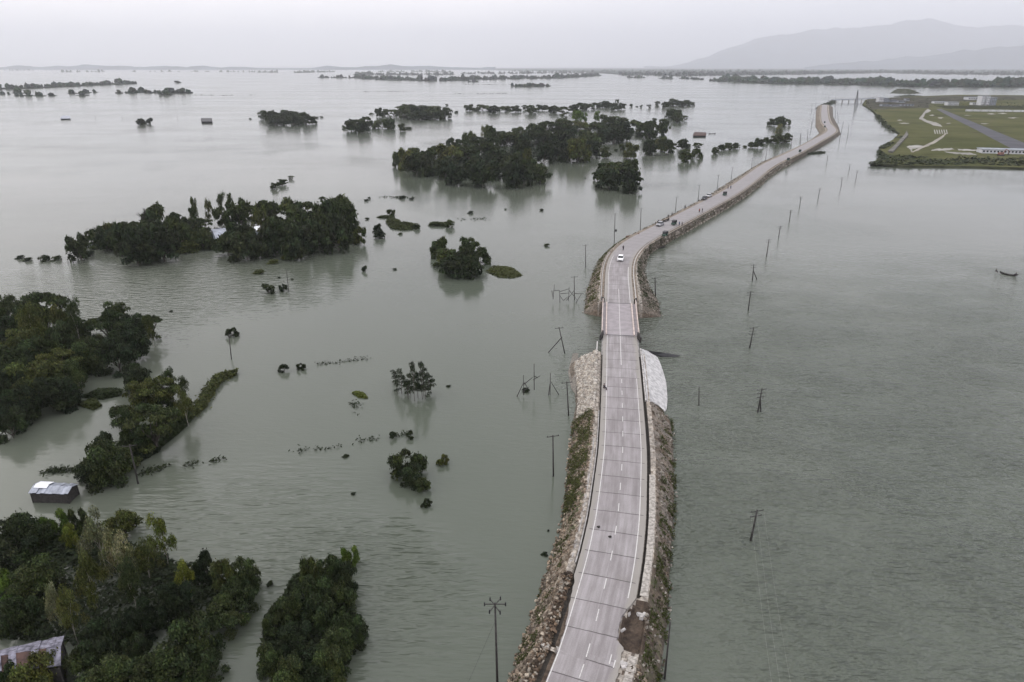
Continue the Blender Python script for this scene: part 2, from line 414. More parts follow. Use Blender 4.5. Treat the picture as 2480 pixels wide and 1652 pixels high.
HK = {'d': (.95, 5, 15), 'u': (.95, 6, 14), 'f': (1.7, 7, 16), 's': (1.0, 4, 12), 'b': (.55, 1, 5), 'g': (2, 5, 10)}
def grove(place, group, data, near=0, hs=1.0, ws=1.12):
    rows = []
    for e in data:
        c, zx, zy, wz, kd = e[:5]; tint = e[5] if len(e) > 5 else 0
        if not near and kd == 'd' and len(data) > 15:          # a mixed wood: a few ragged, some spreading crowns
            pick = (int(zx) * 7 + int(zy) * 3) % 20
            kd = 's' if pick < 1 else 'u' if pick < 5 else 'd'
        x, y = C(c, zx, zy)
        p = P(x, y, 4); h = 8; hv = rnd.uniform(.82, 1.22)
        for _ in range(4):
            wm = wz / K / ppm(p) * ws
            h = min(max(wm * HK[kd][0], HK[kd][1] * (1 if near else .6)), HK[kd][2]) * hs * hv
            zc = h * {'d': .55, 'u': .85, 'f': .68, 's': .5, 'b': .4, 'g': .7}[kd]
            p = P(x, y, zc)
        rows.append([x, y, p, wm, h, kd, tint])
    n = len(rows); mx = sum(r[0] for r in rows) / n; my = sum(r[1] for r in rows) / n
    vx = sum((r[0] - mx) ** 2 for r in rows); sl = sum((r[0] - mx) * (r[1] - my) for r in rows) / max(vx, 1e-6)
    if n < 4: sl = 0
    for r in rows: r.append(r[1] - my - sl * (r[0] - mx))
    order = sorted(rows, key=lambda r: r[7])
    names = ['back row', 'middle row', 'front row'] if n > 24 else (['back row', 'front row'] if n > 8 else [''])
    for k, r in enumerate(order): r.append(names[min(k * len(names) // n, len(names) - 1)])
    for nm_ in names:
        sub = sorted([r for r in rows if r[8] == nm_], key=lambda r: r[0]); m_ = len(sub)
        for k, (x, y, p, wm, h, kd, tint, _, row) in enumerate(sub):
            if m_ == 1: where = 'alone'
            elif k <= (m_ - 1) // 2: where = (ORD[k] + 'from left') if k else 'leftmost'
            else: where = (ORD[m_ - 1 - k] + 'from right') if k < m_ - 1 else 'rightmost'
            lab = f"{TWORD[tint]} {KWORD[kd]}, {where}{', ' + row + ' of ' if row else ' in '}{place}"
            plant(kd, (p.x, p.y, 0), wm, h, tint, near, lab, group, 'shrub' if kd == 'b' else 'tree')
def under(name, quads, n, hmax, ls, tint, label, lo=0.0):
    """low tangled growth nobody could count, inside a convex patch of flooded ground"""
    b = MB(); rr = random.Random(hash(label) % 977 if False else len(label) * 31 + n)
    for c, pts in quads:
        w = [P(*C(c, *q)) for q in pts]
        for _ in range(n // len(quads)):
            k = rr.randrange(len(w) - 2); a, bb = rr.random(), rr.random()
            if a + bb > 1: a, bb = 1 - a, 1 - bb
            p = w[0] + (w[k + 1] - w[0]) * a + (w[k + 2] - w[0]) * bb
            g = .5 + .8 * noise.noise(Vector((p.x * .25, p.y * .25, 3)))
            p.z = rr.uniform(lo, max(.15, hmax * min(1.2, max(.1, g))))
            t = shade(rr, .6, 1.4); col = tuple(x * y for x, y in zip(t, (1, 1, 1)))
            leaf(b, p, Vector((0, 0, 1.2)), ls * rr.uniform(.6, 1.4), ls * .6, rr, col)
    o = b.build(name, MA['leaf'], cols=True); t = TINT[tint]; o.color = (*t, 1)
    return tag(o, label, 'undergrowth', kind='stuff')

# ---- groves, read off the photograph
grove('the bottom left corner grove', 'trees of the bottom left corner grove', [
 ('B1', 100, 220, 480, 'd', 5), ('B1', 350, 200, 330, 'd'), ('B1', 490, 100, 230, 's', 2), ('B1', 640, 210, 170, 'd', 4),
 ('B1', 720, 60, 170, 's', 0), ('B1', 880, 190, 340, 'f', 3), ('B1', 1120, 90, 300, 'd', 1), ('B1', 1480, 210, 290, 'f', 4),
 ('B1', 1330, 420, 300, 'f', 1), ('B1', 1050, 380, 360, 'f', 3), ('B1', 300, 600, 480, 'd', 0), ('B1', 80, 640, 320, 's', 2),
 ('B1', 480, 820, 220, 'f', 3), ('B1', 800, 560, 330, 'f', 1), ('B1', 1180, 640, 330, 'f', 0), ('B1', 1680, 580, 240, 'f', 4),
 ('B1', 1880, 520, 220, 's', 5), ('B1', 2050, 600, 260, 's', 1), ('B1', 2250, 540, 250, 'd', 0), ('B1', 2180, 760, 320, 'd', 0),
 ('B1', 1600, 800, 400, 'd', 5), ('B1', 2050, 920, 380, 'd', 0), ('B1', 1780, 1150, 480, 'd', 0), ('B1', 1500, 1400, 520, 'd', 0),
 ('B1', 1850, 1420, 420, 'd', 0), ('B1', 1020, 1480, 480, 'd', 0), ('B1', 760, 1380, 330, 's', 0), ('B1', 330, 1500, 460, 'd', 1),
 ('B1', 1000, 1100, 420, 'd', 5), ('B1', 180, 920, 420, 'd', 0), ('B1', 620, 900, 280, 'f', 1), ('B1', 60, 1520, 300, 'd', 0),
 ('B1', 1280, 980, 330, 'd', 5), ('B1', 2280, 640, 200, 's', 0), ('B1', 880, 1290, 330, 'd', 5), ('B1', 1250, 1250, 280, 'd', 5)], 1, .95)
grove('the clump at the bottom edge', 'trees of the clump at the bottom edge', [
 ('B2', 860, 395, 165, 's', 2), ('B2', 680, 540, 300, 'd', 0), ('B2', 500, 570, 250, 's', 1), ('B2', 815, 570, 210, 'd', 5),
 ('B2', 550, 720, 380, 'd', 0), ('B2', 810, 760, 250, 's', 0), ('B2', 300, 880, 350, 'd', 0), ('B2', 600, 940, 380, 's', 0),
 ('B2', 880, 1060, 280, 'd', 0), ('B2', 170, 1010, 250, 's', 0), ('B2', 350, 1130, 400, 'd', 5), ('B2', 740, 1190, 440, 'd', 0),
 ('B2', 120, 1350, 300, 'd', 0), ('B2', 430, 1400, 420, 'd', 5), ('B2', 680, 1400, 360, 'd', 0), ('B2', 300, 1540, 420, 'd', 0), ('B2', 560, 1560, 330, 'd', 5)], 1, .85)
grove('the grove at the left edge', 'trees of the grove at the left edge', [
 ('U1', 350, 1045, 400, 'u', 0), ('U1', 530, 1100, 125, 'u', 0), ('U1', 50, 1150, 260, 'd', 0), ('U1', 220, 1190, 300, 'd', 0),
 ('U1', 240, 1290, 300, 'f', 1), ('U1', 50, 1350, 300, 'd', 5), ('U1', 450, 1290, 300, 's', 1), ('U1', 670, 1230, 210, 'f', 0),
 ('U1', 700, 1320, 210, 'd', 0), ('U1', 560, 1420, 350, 'd', 0), ('U1', 200, 1480, 420, 'd', 1), ('U1', 800, 1360, 120, 's', 0),
 ('U1', 980, 1220, 360, 'u', 0), ('U1', 1060, 1190, 260, 'd', 0), ('U1', 1210, 1290, 260, 'd', 5), ('U1', 1370, 1240, 190, 'u', 0),
 ('U1', 1380, 1340, 150, 'f', 1), ('U1', 850, 1430, 250, 'b', 1), ('U1', 1200, 1440, 330, 'd', 5), ('U1', 430, 1540, 360, 'd', 0),
 ('M1', 130, 110, 480, 'd', 0), ('M1', 500, 50, 380, 'u', 1), ('M1', 300, 280, 480, 'd', 1), ('M1', 600, 260, 360, 'd', 0),
 ('M1', 90, 340, 360, 'd', 5), ('M1', 480, 400, 450, 'd', 5), ('M1', 180, 500, 330, 'd', 5), ('M1', 710, 280, 190, 'f', 0),
 ('M1', 800, 50, 360, 'd', 0), ('M1', 1060, 30, 330, 'd', 5), ('M1', 80, 690, 290, 's', 5), ('M1', 620, 450, 250, 'd', 5)], 1, .95)
grove('the levee grove above the hut', 'trees of the levee grove above the hut', [
 ('M1', 1260, 270, 260, 'd', 5), ('M1', 1440, 310, 330, 'u', 1), ('M1', 1560, 285, 190, 'f', 0), ('M1', 1290, 400, 310, 'd', 1),
 ('M1', 1360, 560, 500, 'u', 0), ('M1', 1530, 470, 190, 's', 5), ('M1', 1680, 370, 160, 'f', 0), ('M1', 1690, 500, 220, 'f', 1),
 ('M1', 1120, 650, 250, 's', 0), ('M1', 1190, 730, 260, 'f', 0), ('M1', 1240, 830, 300, 'd', 0), ('M1', 950, 870, 190, 'd', 5),
 ('M1', 940, 1030, 440, 'd', 0), ('M1', 850, 1120, 300, 'd', 5), ('M1', 1110, 1010, 300, 'd', 0), ('M1', 1040, 1100, 330, 'b', 5)], 1, .85)
grove('the left wooded island', 'trees of the left wooded island', [
 ('U1', 720, 600, 210, 'd', 5), ('U1', 800, 545, 80, 's', 0), ('U1', 860, 600, 110, 'b'), ('U1', 810, 650, 120, 'b', 5), ('U1', 890, 480, 180, 'd'),
 ('U1', 1010, 440, 180, 'd', 1), ('U1', 1130, 380, 210, 'u'), ('U1', 1230, 370, 130, 'u'), ('U1', 1000, 540, 210, 'd', 5), ('U1', 1150, 510, 250, 'd', 0),
 ('U1', 1300, 510, 260, 'd', 5), ('U1', 1420, 340, 260, 'd'), ('U1', 1440, 430, 260, 'd', 5), ('U1', 1590, 290, 120, 'u'), ('U1', 1590, 370, 150, 'd'),
 ('U1', 1230, 600, 260, 'd', 5), ('U1', 1480, 530, 300, 'd', 5), ('U1', 1640, 480, 250, 'd'), ('U1', 1740, 420, 200, 'd', 5), ('U1', 1850, 500, 200, 'd'),
 ('U1', 1700, 590, 230, 'b', 1), ('U1', 1785, 230, 115, 'f', 1), ('U1', 1775, 320, 110, 'f', 0), ('U1', 1915, 250, 110, 'f', 1), ('U1', 2030, 180, 130, 'f', 0), ('U1', 2110, 160, 90, 'f', 0),
 ('U1', 1840, 345, 190, 'u'), ('U1', 2030, 340, 150, 's'), ('U1', 2200, 280, 240, 'd'), ('U1', 2260, 215, 150, 'u'), ('U1', 2180, 450, 260, 'd', 0),
 ('U1', 2090, 570, 240, 'd', 5), ('U1', 2250, 560, 300, 'd', 5), ('U1', 1350, 600, 240, 'd', 5),
 ('U2', 80, 190, 220, 'u'), ('U2', 90, 290, 210, 'd'), ('U2', 40, 350, 200, 'f', 1), ('U2', 280, 220, 200, 'u'), ('U2', 430, 190, 210, 'u'), ('U2', 350, 310, 300, 'd'),
 ('U2', 610, 140, 70, 'u'), ('U2', 710, 170, 220, 'u'), ('U2', 740, 260, 310, 'd'), ('U2', 610, 310, 230, 'd'), ('U2', 800, 340, 240, 'd', 0),
 ('U2', 550, 430, 300, 'd'), ('U2', 200, 430, 300, 'd', 0), ('U2', 740, 460, 280, 'd', 5), ('U2', 390, 500, 300, 'd', 5), ('U2', 150, 520, 280, 'd', 5),
 ('U2', 600, 520, 250, 'd', 5), ('U2', 850, 270, 130, 'u'), ('U2', 820, 520, 150, 'b', 1), ('U2', 920, 370, 70, 'b'), ('U2', 960, 500, 130, 'd', 1), ('U2', 910, 535, 100, 'b', 1)], 0, 1.0)
grove('the largest wooded island', 'trees of the largest wooded island', [
 ('T2', 1300, 1240, 120, 'd'), ('T2', 1370, 1230, 180, 'd', 1), ('T2', 1450, 1200, 150, 'd'), ('T2', 1540, 1170, 150, 'u'), ('T2', 1640, 1120, 120, 'u'), ('T2', 1570, 1230, 240, 'd'),
 ('T2', 1700, 1112, 70, 'u'), ('T2', 1790, 1085, 90, 's'), ('T2', 1880, 1060, 150, 'u'), ('T2', 1960, 1080, 160, 'd'), ('T2', 2040, 1030, 150, 'u'), ('T2', 2150, 1010, 150, 'd'), ('T2', 2250, 980, 140, 'u'),
 ('T2', 1750, 1190, 250, 'd', 1), ('T2', 1950, 1170, 260, 'd', 0), ('T2', 2150, 1120, 260, 'd', 0), ('T2', 2310, 1050, 250, 'd'), ('T2', 1480, 1280, 260, 'd', 5), ('T2', 1740, 1290, 260, 'd', 5), ('T2', 1990, 1290, 280, 'd', 5),
 ('T2', 2230, 1250, 280, 'd', 5), ('T2', 1850, 1370, 240, 'd', 5), ('T2', 2090, 1370, 260, 'd', 5), ('T2', 1650, 1350, 200, 'b', 5), ('T2', 2085, 975, 60, 'f', 3),
 ('T3', 50, 1000, 200, 'd', 0), ('T3', 150, 1050, 210, 'd', 5), ('T3', 330, 890, 170, 'u'), ('T3', 240, 950, 240, 'd'), ('T3', 470, 920, 240, 'd'), ('T3', 600, 850, 140, 'f', 2), ('T3', 660, 850, 90, 'f', 2), ('T3', 780, 840, 90, 'f', 2),
 ('T3', 610, 930, 240, 'd', 1), ('T3', 870, 880, 180, 'd'), ('T3', 980, 885, 190, 'd'), ('T3', 800, 960, 260, 'd', 0), ('T3', 1020, 950, 210, 'd', 5), ('T3', 1150, 930, 190, 'd'), ('T3', 1270, 890, 170, 'u'), ('T3', 1260, 950, 150, 'd'),
 ('T3', 1400, 915, 130, 'd'), ('T3', 1310, 860, 45, 'u'), ('T3', 1180, 1005, 120, 'b', 5), ('T3', 940, 1020, 250, 'd', 5), ('T3', 690, 1050, 260, 'd', 0), ('T3', 490, 1030, 260, 'd', 5), ('T3', 290, 1050, 240, 'd', 5),
 ('T3', 100, 1130, 200, 'd', 5), ('T3', 400, 1130, 250, 'd', 5), ('T3', 600, 1130, 240, 'd', 1), ('T3', 740, 1130, 150, 'd', 5), ('T3', 300, 1180, 160, 'd', 5), ('T3', 20, 1250, 200, 'd', 0), ('T3', 140, 1230, 110, 'f', 1),
 ('T3', 40, 1350, 220, 'd', 5), ('T3', 170, 1300, 200, 'd', 0), ('T3', 260, 1350, 180, 'd', 0), ('T3', 110, 1390, 190, 'd', 5), ('T3', 330, 1385, 60, 'b'), ('T2', 2310, 1330, 220, 'd', 5), ('T3', 500, 1160, 200, 'd', 5)], 0, 1.0)
grove('the rounded clump left of the road', 'trees of the rounded clump left of the road', [
 ('T3', 970, 1270, 330, 'u', 0), ('T3', 850, 1330, 200, 'd'), ('T3', 1090, 1310, 210, 'd', 0), ('T3', 890, 1400, 230, 'd', 5), ('T3', 1090, 1410, 220, 'd', 5), ('T3', 980, 1340, 280, 'd')], 0, .9)
grove('the small grove beside the road', 'trees of the small grove beside the road', [
 ('T3', 850, 1160, 110, 'd'), ('T3', 960, 1150, 50, 'b'), ('T3', 1010, 1130, 60, 's'), ('T3', 1100, 1140, 150, 'd', 1), ('T3', 1270, 1110, 150, 'd', 5), ('T3', 1380, 1080, 150, 'd', 1), ('T3', 1440, 1100, 150, 'd'),
 ('T3', 1570, 1085, 115, 'd', 5), ('T3', 1610, 1110, 90, 'b'), ('T3', 1710, 1088, 90, 'u'), ('T3', 1600, 1190, 140, 'd', 0), ('T3', 1700, 1185, 110, 's'), ('T3', 1385, 1035, 60, 'f', 0)], 0, .85)
grove('the thin line before the road', 'trees of the thin line before the road', [
 ('T3', 1870, 1150, 70, 'd'), ('T3', 1930, 1120, 85, 'd'), ('T3', 1990, 1110, 85, 'd'), ('T3', 2060, 1105, 75, 'd'), ('T3', 2140, 1118, 60, 'b'), ('T3', 2200, 1095, 60, 'd'), ('T3', 2270, 1075, 105, 'd'), ('T3', 2335, 1055, 60, 'd'),
 ('T4', 100, 1040, 125, 'd'), ('T4', 170, 1030, 90, 'd'), ('T4', 100, 970, 90, 'f', 3), ('T4', 25, 1060, 90, 'b')], 0, .8)
grove('the clump above the thin line', 'trees of the clump above the thin line', [('T4', 40, 885, 85, 'd'), ('T4', 110, 880, 115, 'd'), ('T4', 180, 895, 65, 's'), ('T4', 20, 900, 60, 'b')], 0, .8)
grove('the single islet above the road', 'trees of the single islet above the road', [('T3', 1500, 800, 130, 'd'), ('T3', 1450, 810, 80, 'd'), ('T3', 1520, 840, 110, 'd'), ('T3', 1590, 835, 60, 'u')], 0, .8)
grove('the far long tree row', 'trees of the far long tree row', [
 ('T2', 1960, 755, 110, 'd'), ('T2', 2080, 760, 150, 'd'), ('T2', 2180, 770, 120, 'd', 5), ('T2', 2290, 770, 130, 'd'), ('T3', 30, 765, 110, 'd'), ('T3', 120, 740, 70, 'u'), ('T3', 180, 770, 120, 'd'), ('T3', 280, 760, 150, 'd', 5), ('T3', 380, 770, 120, 'd'),
 ('T3', 470, 755, 120, 'u'), ('T3', 570, 760, 110, 'd', 5), ('T3', 630, 720, 90, 'u'), ('T3', 690, 750, 115, 'd'), ('T3', 780, 740, 130, 'd'), ('T3', 870, 725, 130, 'd', 5), ('T3', 940, 745, 110, 'd'), ('T3', 1010, 740, 80, 'd'), ('T3', 970, 700, 40, 's'),
 ('T3', 1095, 740, 32, 's'), ('T3', 1150, 750, 32, 'b'), ('T3', 1190, 750, 32, 's'), ('T3', 1260, 735, 45, 'u')], 0, .72)
grove('the islet ending the far row', 'trees of the islet ending the far row', [
 ('T3', 1340, 705, 55, 'u'), ('T3', 1335, 745, 45, 'b'), ('T3', 1420, 730, 100, 'd'), ('T3', 1490, 705, 140, 'd'), ('T3', 1560, 722, 100, 'd', 5), ('T3', 1610, 712, 80, 'd'), ('T3', 1660, 725, 50, 'd')], 0, .72)
grove('the far left bushy islet', 'trees of the far left bushy islet', [
 ('T2', 80, 820, 110, 'd'), ('T2', 150, 830, 150, 'd', 5), ('T2', 280, 810, 170, 'd'), ('T2', 380, 830, 170, 'd'), ('T2', 460, 850, 120, 'd', 5), ('T2', 520, 870, 80, 'd'), ('T2', 600, 845, 42, 'b'), ('T2', 170, 870, 190, 'd', 5), ('T2', 330, 865, 200, 'd', 5), ('T2', 560, 850, 45, 'b')], 0, .8)
grove('the far twin-humped islet', 'trees of the far twin-humped islet', [
 ('T2', 870, 910, 150, 'd'), ('T2', 940, 870, 150, 'u'), ('T2', 1000, 850, 105, 'u'), ('T2', 980, 925, 150, 'd', 5), ('T2', 1050, 915, 80, 's'), ('T2', 1160, 910, 170, 's'), ('T2', 1225, 905, 115, 's'), ('T2', 1340, 935, 75, 'd'), ('T2', 1405, 945, 70, 'b'), ('T2', 820, 950, 65, 'b')], 0, .85)
grove('the far long humped islet', 'trees of the far long humped islet', [
 ('T2', 1130, 795, 85, 'd'), ('T2', 1190, 800, 65, 'd'), ('T2', 1260, 780, 120, 'u'), ('T2', 1380, 735, 170, 'u'), ('T2', 1350, 790, 150, 'd'), ('T2', 1450, 780, 170, 'd', 5), ('T2', 1550, 770, 170, 'd'), ('T2', 1640, 790, 170, 'd'), ('T2', 1740, 800, 115, 'd'),
 ('T2', 1500, 825, 200, 'd', 5), ('T2', 1650, 825, 150, 'd', 5), ('T2', 1840, 800, 42, 'b'), ('T2', 1755, 730, 34, 'u'), ('T2', 1060, 815, 50, 'b')], 0, .85)
grove('the trio on the open left water', 'bushes on the open left water', [('T2', 165, 1475, 82, 'd', 5), ('T2', 240, 1440, 100, 'd', 0), ('T2', 320, 1390, 55, 'u', 0)], 0, .6)
grove('the clump by the floating green mat', 'trees of the clump by the floating green mat', [
 ('U2', 1690, 600, 200, 's', 0), ('U2', 1760, 680, 240, 'd', 0), ('U2', 1950, 570, 180, 's', 0), ('U2', 1930, 670, 240, 'd', 5), ('U2', 2060, 680, 190, 's', 0), ('U2', 1640, 650, 110, 's', 0), ('U2', 1800, 760, 260, 'd', 5), ('U2', 1980, 760, 220, 'd', 5)], 0, .8)

# lone plants standing in the flood: photo place, width px, kind, tint, label
LONE = [
 ('U1', 180, 690, 90, 'b', 5, 'low dark shrub with a trailing branch, leftmost above the left grove'),
 ('U1', 250, 710, 90, 'b', 5, 'flat sprig of leaves trailing right of the leftmost shrub'),
 ('U1', 400, 700, 130, 'b', 5, 'domed dark shrub between the leftmost shrub and the left island'),
 ('U1', 510, 700, 110, 'b', 0, 'ragged shrub touching the domed shrub left of the island'),
 ('U1', 1575, 1188, 42, 'b', 5, 'tiny dark tuft alone in the ripples right of the left grove'),
 ('U1', 2130, 1390, 110, 's', 5, 'dark leafy top hanging beside the lone thin trunk'),
 ('U2', 300, 680, 170, 'b', 1, 'green sprawling shrub in front of the left island'),
 ('U2', 420, 640, 120, 'b', 1, 'flat green shrub reaching right in front of the left island'),
 ('U2', 150, 730, 110, 'b', 1, 'small dull shrub between two green shrubs before the left island'),
 ('U2', 25, 820, 120, 'b', 1, 'rounded olive shrub below the left island'),
 ('U2', 110, 990, 120, 's', 5, 'spiky dark bush left of the thin bare pole'),
 ('U2', 250, 980, 85, 's', 5, 'spiky dark bush at the foot of the thin bare pole'),
 ('U2', 210, 880, 34, 'b', 5, 'tiny tuft left of the thin bare pole'),
 ('U2', 333, 897, 34, 'b', 5, 'tiny tuft right of the thin bare pole'),
 ('U2', 1000, 805, 65, 's', 5, 'small leaning bush alone in the middle of the water'),
 ('U2', 1275, 802, 50, 'b', 5, 'scrap of floating twigs right of the small leaning bush'),
 ('U2', 1015, 165, 60, 'b', 5, 'string of small tufts behind the right end of the left island'),
 ('U2', 1040, 150, 28, 'd', 5, 'knob of leaves ending the string of tufts behind the left island'),
 ('U2', 1340, 140, 80, 'b', 5, 'thin scatter of weed between the left island and the big island'),
 ('U2', 1430, 152, 60, 'b', 5, 'thin scatter of weed right of a like scatter'),
 ('U2', 1020, 337, 52, 'b', 5, 'small tuft just right of the left island'),
 ('U2', 935, 292, 22, 'b', 5, 'speck of leaves off the right tip of the left island'),
 ('U2', 1240, 290, 85, 's', 0, 'upright leafy plant on the back of the curved green bank'),
 ('U2', 1120, 430, 90, 's', 5, 'tall knobby bush left of the curved green bank'),
 ('U2', 1130, 480, 110, 'd', 5, 'low dark bush under the tall knobby bush'),
 ('U2', 1475, 410, 70, 'd', 0, 'small round bush at the right end of the curved green bank'),
 ('U2', 1325, 475, 50, 'b', 0, 'small tuft in front of the curved green bank'),
 ('U2', 1775, 390, 90, 'd', 0, 'round bush at the right end of the short green bank'),
 ('U2', 1970, 278, 66, 'b', 5, 'dark domed bush alone above the short green bank'),
 ('U2', 2295, 250, 32, 'b', 5, 'dark dot of a bush right of the dark domed bush'),
 ('U3', 270, 258, 52, 'b', 5, 'dark lump of a bush left of the road bend'),
 ('U3', 320, 578, 72, 'b', 0, 'leaning clump of leaves between the green mat and the road'),
 ('T3', 675, 1408, 30, 'b', 5, 'dark dot left of the rounded clump'),
 ('T3', 1300, 1015, 40, 'b', 5, 'dark blob under the right tail of the largest island'),
 ('M2', 255, 200, 95, 's', 5, 'jagged low bush, leftmost of the upper sunken hedge line'),
 ('M2', 415, 183, 85, 's', 5, 'jagged low bush, second of the upper sunken hedge line'),
 ('M2', 1415, 812, 90, 's', 5, 'leafy knot at the right end of the lower sunken hedge line'),
 ('M2', 1255, 818, 85, 's', 5, 'low sprigs left of the leafy knot on the lower hedge line'),
 ('M2', 825, 998, 75, 'b', 5, 'small dark bush beneath the lower sunken hedge line'),
 ('M2', 1400, 1085, 330, 's', 0, 'big leafy bush alone in the lower middle water'),
 ('M2', 1440, 1180, 250, 'd', 5, 'dark lower half of foliage under the big leafy bush'),
 ('M2', 1530, 1285, 170, 's', 0, 'smaller bush joined to the big leafy bush at lower right'),
 ('M2', 1715, 1045, 120, 's', 1, 'green tuft right of the big leafy bush'),
 ('M2', 895, 1346, 50, 'b', 5, 'tiny pair of sprigs left of the big leafy bush'),
 ('M2', 1565, 1440, 95, 's', 5, 'low tuft below the big leafy bush'),
 ('B2', 130, 670, 70, 's', 5, 'small bush off the right tip of the corner grove'),
 ('M2', 1770, 358, 50, 'b', 5, 'scrap of leaves right of the slender saplings'),
 ('T1', 2300, 862, 32, 'b', 5, 'dot of a bush right of the far dark hut'),
 ('T1', 1630, 520, 62, 'b', 5, 'tiny far islet alone above the left islets'),
 ('B3', 300, 385, 70, 'b', 5, 'tuft in the water left of the rubble slope'),
 ('B3', 335, 170, 24, 'b', 5, 'dot of leaves above the tuft left of the rubble slope'),
]
for c, zx, zy, wz, kd, ti, lab in LONE:
    x, y = C(c, zx, zy); p = P(x, y, .5); wm = wz / K / ppm(p)
    h = max(.5, wm * {'b': .5, 's': .75, 'd': .8}[kd]); p = P(x, y, h * .4)
    plant(kd, (p.x, p.y, 0), wm * 1.1, h, ti, 1 if c[0] == 'M' else 0, lab, 'bushes standing in the flood', 'bush')
# slender saplings standing in a group
sap = [(1280, 300, 330), (1340, 225, 430), (1365, 310, 400), (1420, 255, 440), (1460, 165, 500), (1490, 280, 470), (1530, 160, 480), (1545, 240, 470), (1590, 255, 440), (1400, 330, 480), (1560, 350, 480), (1610, 350, 420), (1300, 390, 420)]
for i, (zx, zt, zb) in enumerate(sorted(sap)):
    x, y = C('M2', zx, zb); b0 = P(x, y); tp = PY(*C('M2', zx, zt), b0.y)
    where = 'leftmost' if i == 0 else 'rightmost' if i == 12 else ORD[i] + 'from the left' if i < 7 else ORD[12 - i] + 'from the right'
    plant('g', b0, 2.1, max(2.5, tp.z), 5, 1, f'slender sapling with leaf rosettes, {where} in the sapling group', 'slender saplings standing in the flood')

# floating mats and green banks
def mound(name, pts, h, tint, label, n, ls, cat='green bank', lift=.05):
    b = MB(); rr = random.Random(len(label)); w = [P(*C(*q)) for q in pts]
    cx = sum((p for p in w), Vector()) / len(w)
    ring = [p.copy() for p in w]
    inner = [cx + (p - cx) * .55 + Vector((0, 0, h)) for p in w]; k = len(w)
    g = (.6, .62, .5)
    b.add([p + Vector((0, 0, -.2)) for p in ring], [], 0); b.add(inner, [], 0); b.add([cx + Vector((0, 0, h * 1.1))], [])
    for i in range(k):
        j = (i + 1) % k
        b.f += [(i, j, k + j, k + i), (k + i, k + j, 2 * k)]; b.mi += [0, 0]; b.c += [g, g]
    for _ in range(n):
        i = rr.randrange(k); a, t = rr.random() ** .5, rr.random()
        e = w[i].lerp(w[(i + 1) % k], t); p = cx.lerp(e, a); p.z = h * min(1, (1 - a) * 2.2) + rr.uniform(0, lift + h * .4)
        leaf(b, p, Vector((0, 0, 1.3)), ls * rr.uniform(.6, 1.4), ls * .6, rr, shade(rr, .7, 1.3))
    o = b.build(name, MA['leaf'], cols=True); o.color = (*TINT[tint], 1)
    return tag(o, label, cat)
mound('floating_plant_mat', [('U2', 2110, 830), ('U2', 2180, 775), ('U2', 2300, 780), ('U3', 20, 800), ('U3', 100, 865), ('U3', 10, 890), ('U2', 2240, 885)], .35, 1, 'flat bright green mat of floating plants right of the leafy clump', 1500, .35, 'plant mat')
mound('green_bank', [('U2', 1190, 370), ('U2', 1230, 345), ('U2', 1300, 360), ('U2', 1320, 405), ('U2', 1480, 405), ('U2', 1510, 435), ('U2', 1380, 450), ('U2', 1240, 435)], 1.0, 1, 'curved grassy bank with a bush at its right end', 1200, .5)
mound('green_bank', [('U2', 1100, 328), ('U2', 1190, 318), ('U2', 1270, 320), ('U2', 1260, 340), ('U2', 1150, 338)], .5, 0, 'thin spit of growth behind the curved grassy bank', 400, .4)
mound('green_bank', [('U2', 1578, 412), ('U2', 1600, 385), ('U2', 1740, 390), ('U2', 1760, 415)], .8, 0, 'short grassy bank ending in a round bush', 600, .45)
mound('floating_plant_mat', [('M2', 880, 425), ('M2', 930, 415), ('M2', 1000, 435), ('M2', 1030, 478), ('M2', 950, 470)], .3, 4, 'small drifting mat of dry yellowish weed left of the saplings', 500, .25, 'plant mat')
def bank_strip(pts, wd, h, n, ls, tint, label):
    b = MB(); rr = random.Random(n); w = [P(*C(*q)) for q in pts]; fine_ = catmull(w, 6); k = len(fine_)
    for i, p in enumerate(fine_):
        d = (fine_[min(i + 1, k - 1)] - fine_[max(i - 1, 0)]).normalized(); q = Vector((d.y, -d.x, 0)); f = math.sin(math.pi * min(1, (i + .6) / k)) ** .4 * (1 + .5 * nz(p.x * .4, p.y * .4)) * wd
        for o, z in ((-1, -.3), (-.5, h * .8), (.5, h * .8), (1, -.3)): b.v.append(tuple(p + q * o * f + Vector((0, 0, z))))
        if i:
            for j_ in range(3): a = (i - 1) * 4 + j_; b.f.append((a, a + 1, a + 5, a + 4)); b.mi.append(0); b.c.append((.7, .68, .55))
    for _ in range(n):
        t = rr.random() * (k - 1.01); i = int(t); p = fine_[i].lerp(fine_[i + 1], t - i); d = (fine_[i + 1] - fine_[i]).normalized(); q = Vector((d.y, -d.x, 0))
        o = rr.gauss(0, .5); p = p + q * o * wd; p.z = h * max(.05, 1 - abs(o) * .6) + rr.uniform(0, .5) * (1.2 + nz(p.x * .5, p.y * .5, 3))
        leaf(b, p, Vector((0, 0, 1)), ls * rr.uniform(.6, 1.5), ls * .6, rr, shade(rr, .5, 1.5))
    o = b.build('green_bank', MA['leaf'], cols=True); o.color = (*TINT[tint], 1); return tag(o, label, 'green bank')
BANKLATE = [([('M1', 1700, 680), ('M1', 1790, 610), ('M1', 1860, 540), ('M1', 1905, 450), ('M1', 1960, 370), ('M1', 2020, 310), ('M1', 2090, 268), ('M1', 2180, 258)], 1.3, .6, 2200, .28, 1, 'narrow overgrown levee running up and right from the grove above the hut')]
mound('green_bank', [('M1', 1450, 960), ('M1', 1480, 760), ('M1', 1560, 660), ('M1', 1740, 590), ('M1', 1800, 640), ('M1', 1650, 800)], 1.2, 0, 'wide overgrown stretch of the levee right of its trees', 2400, .32)
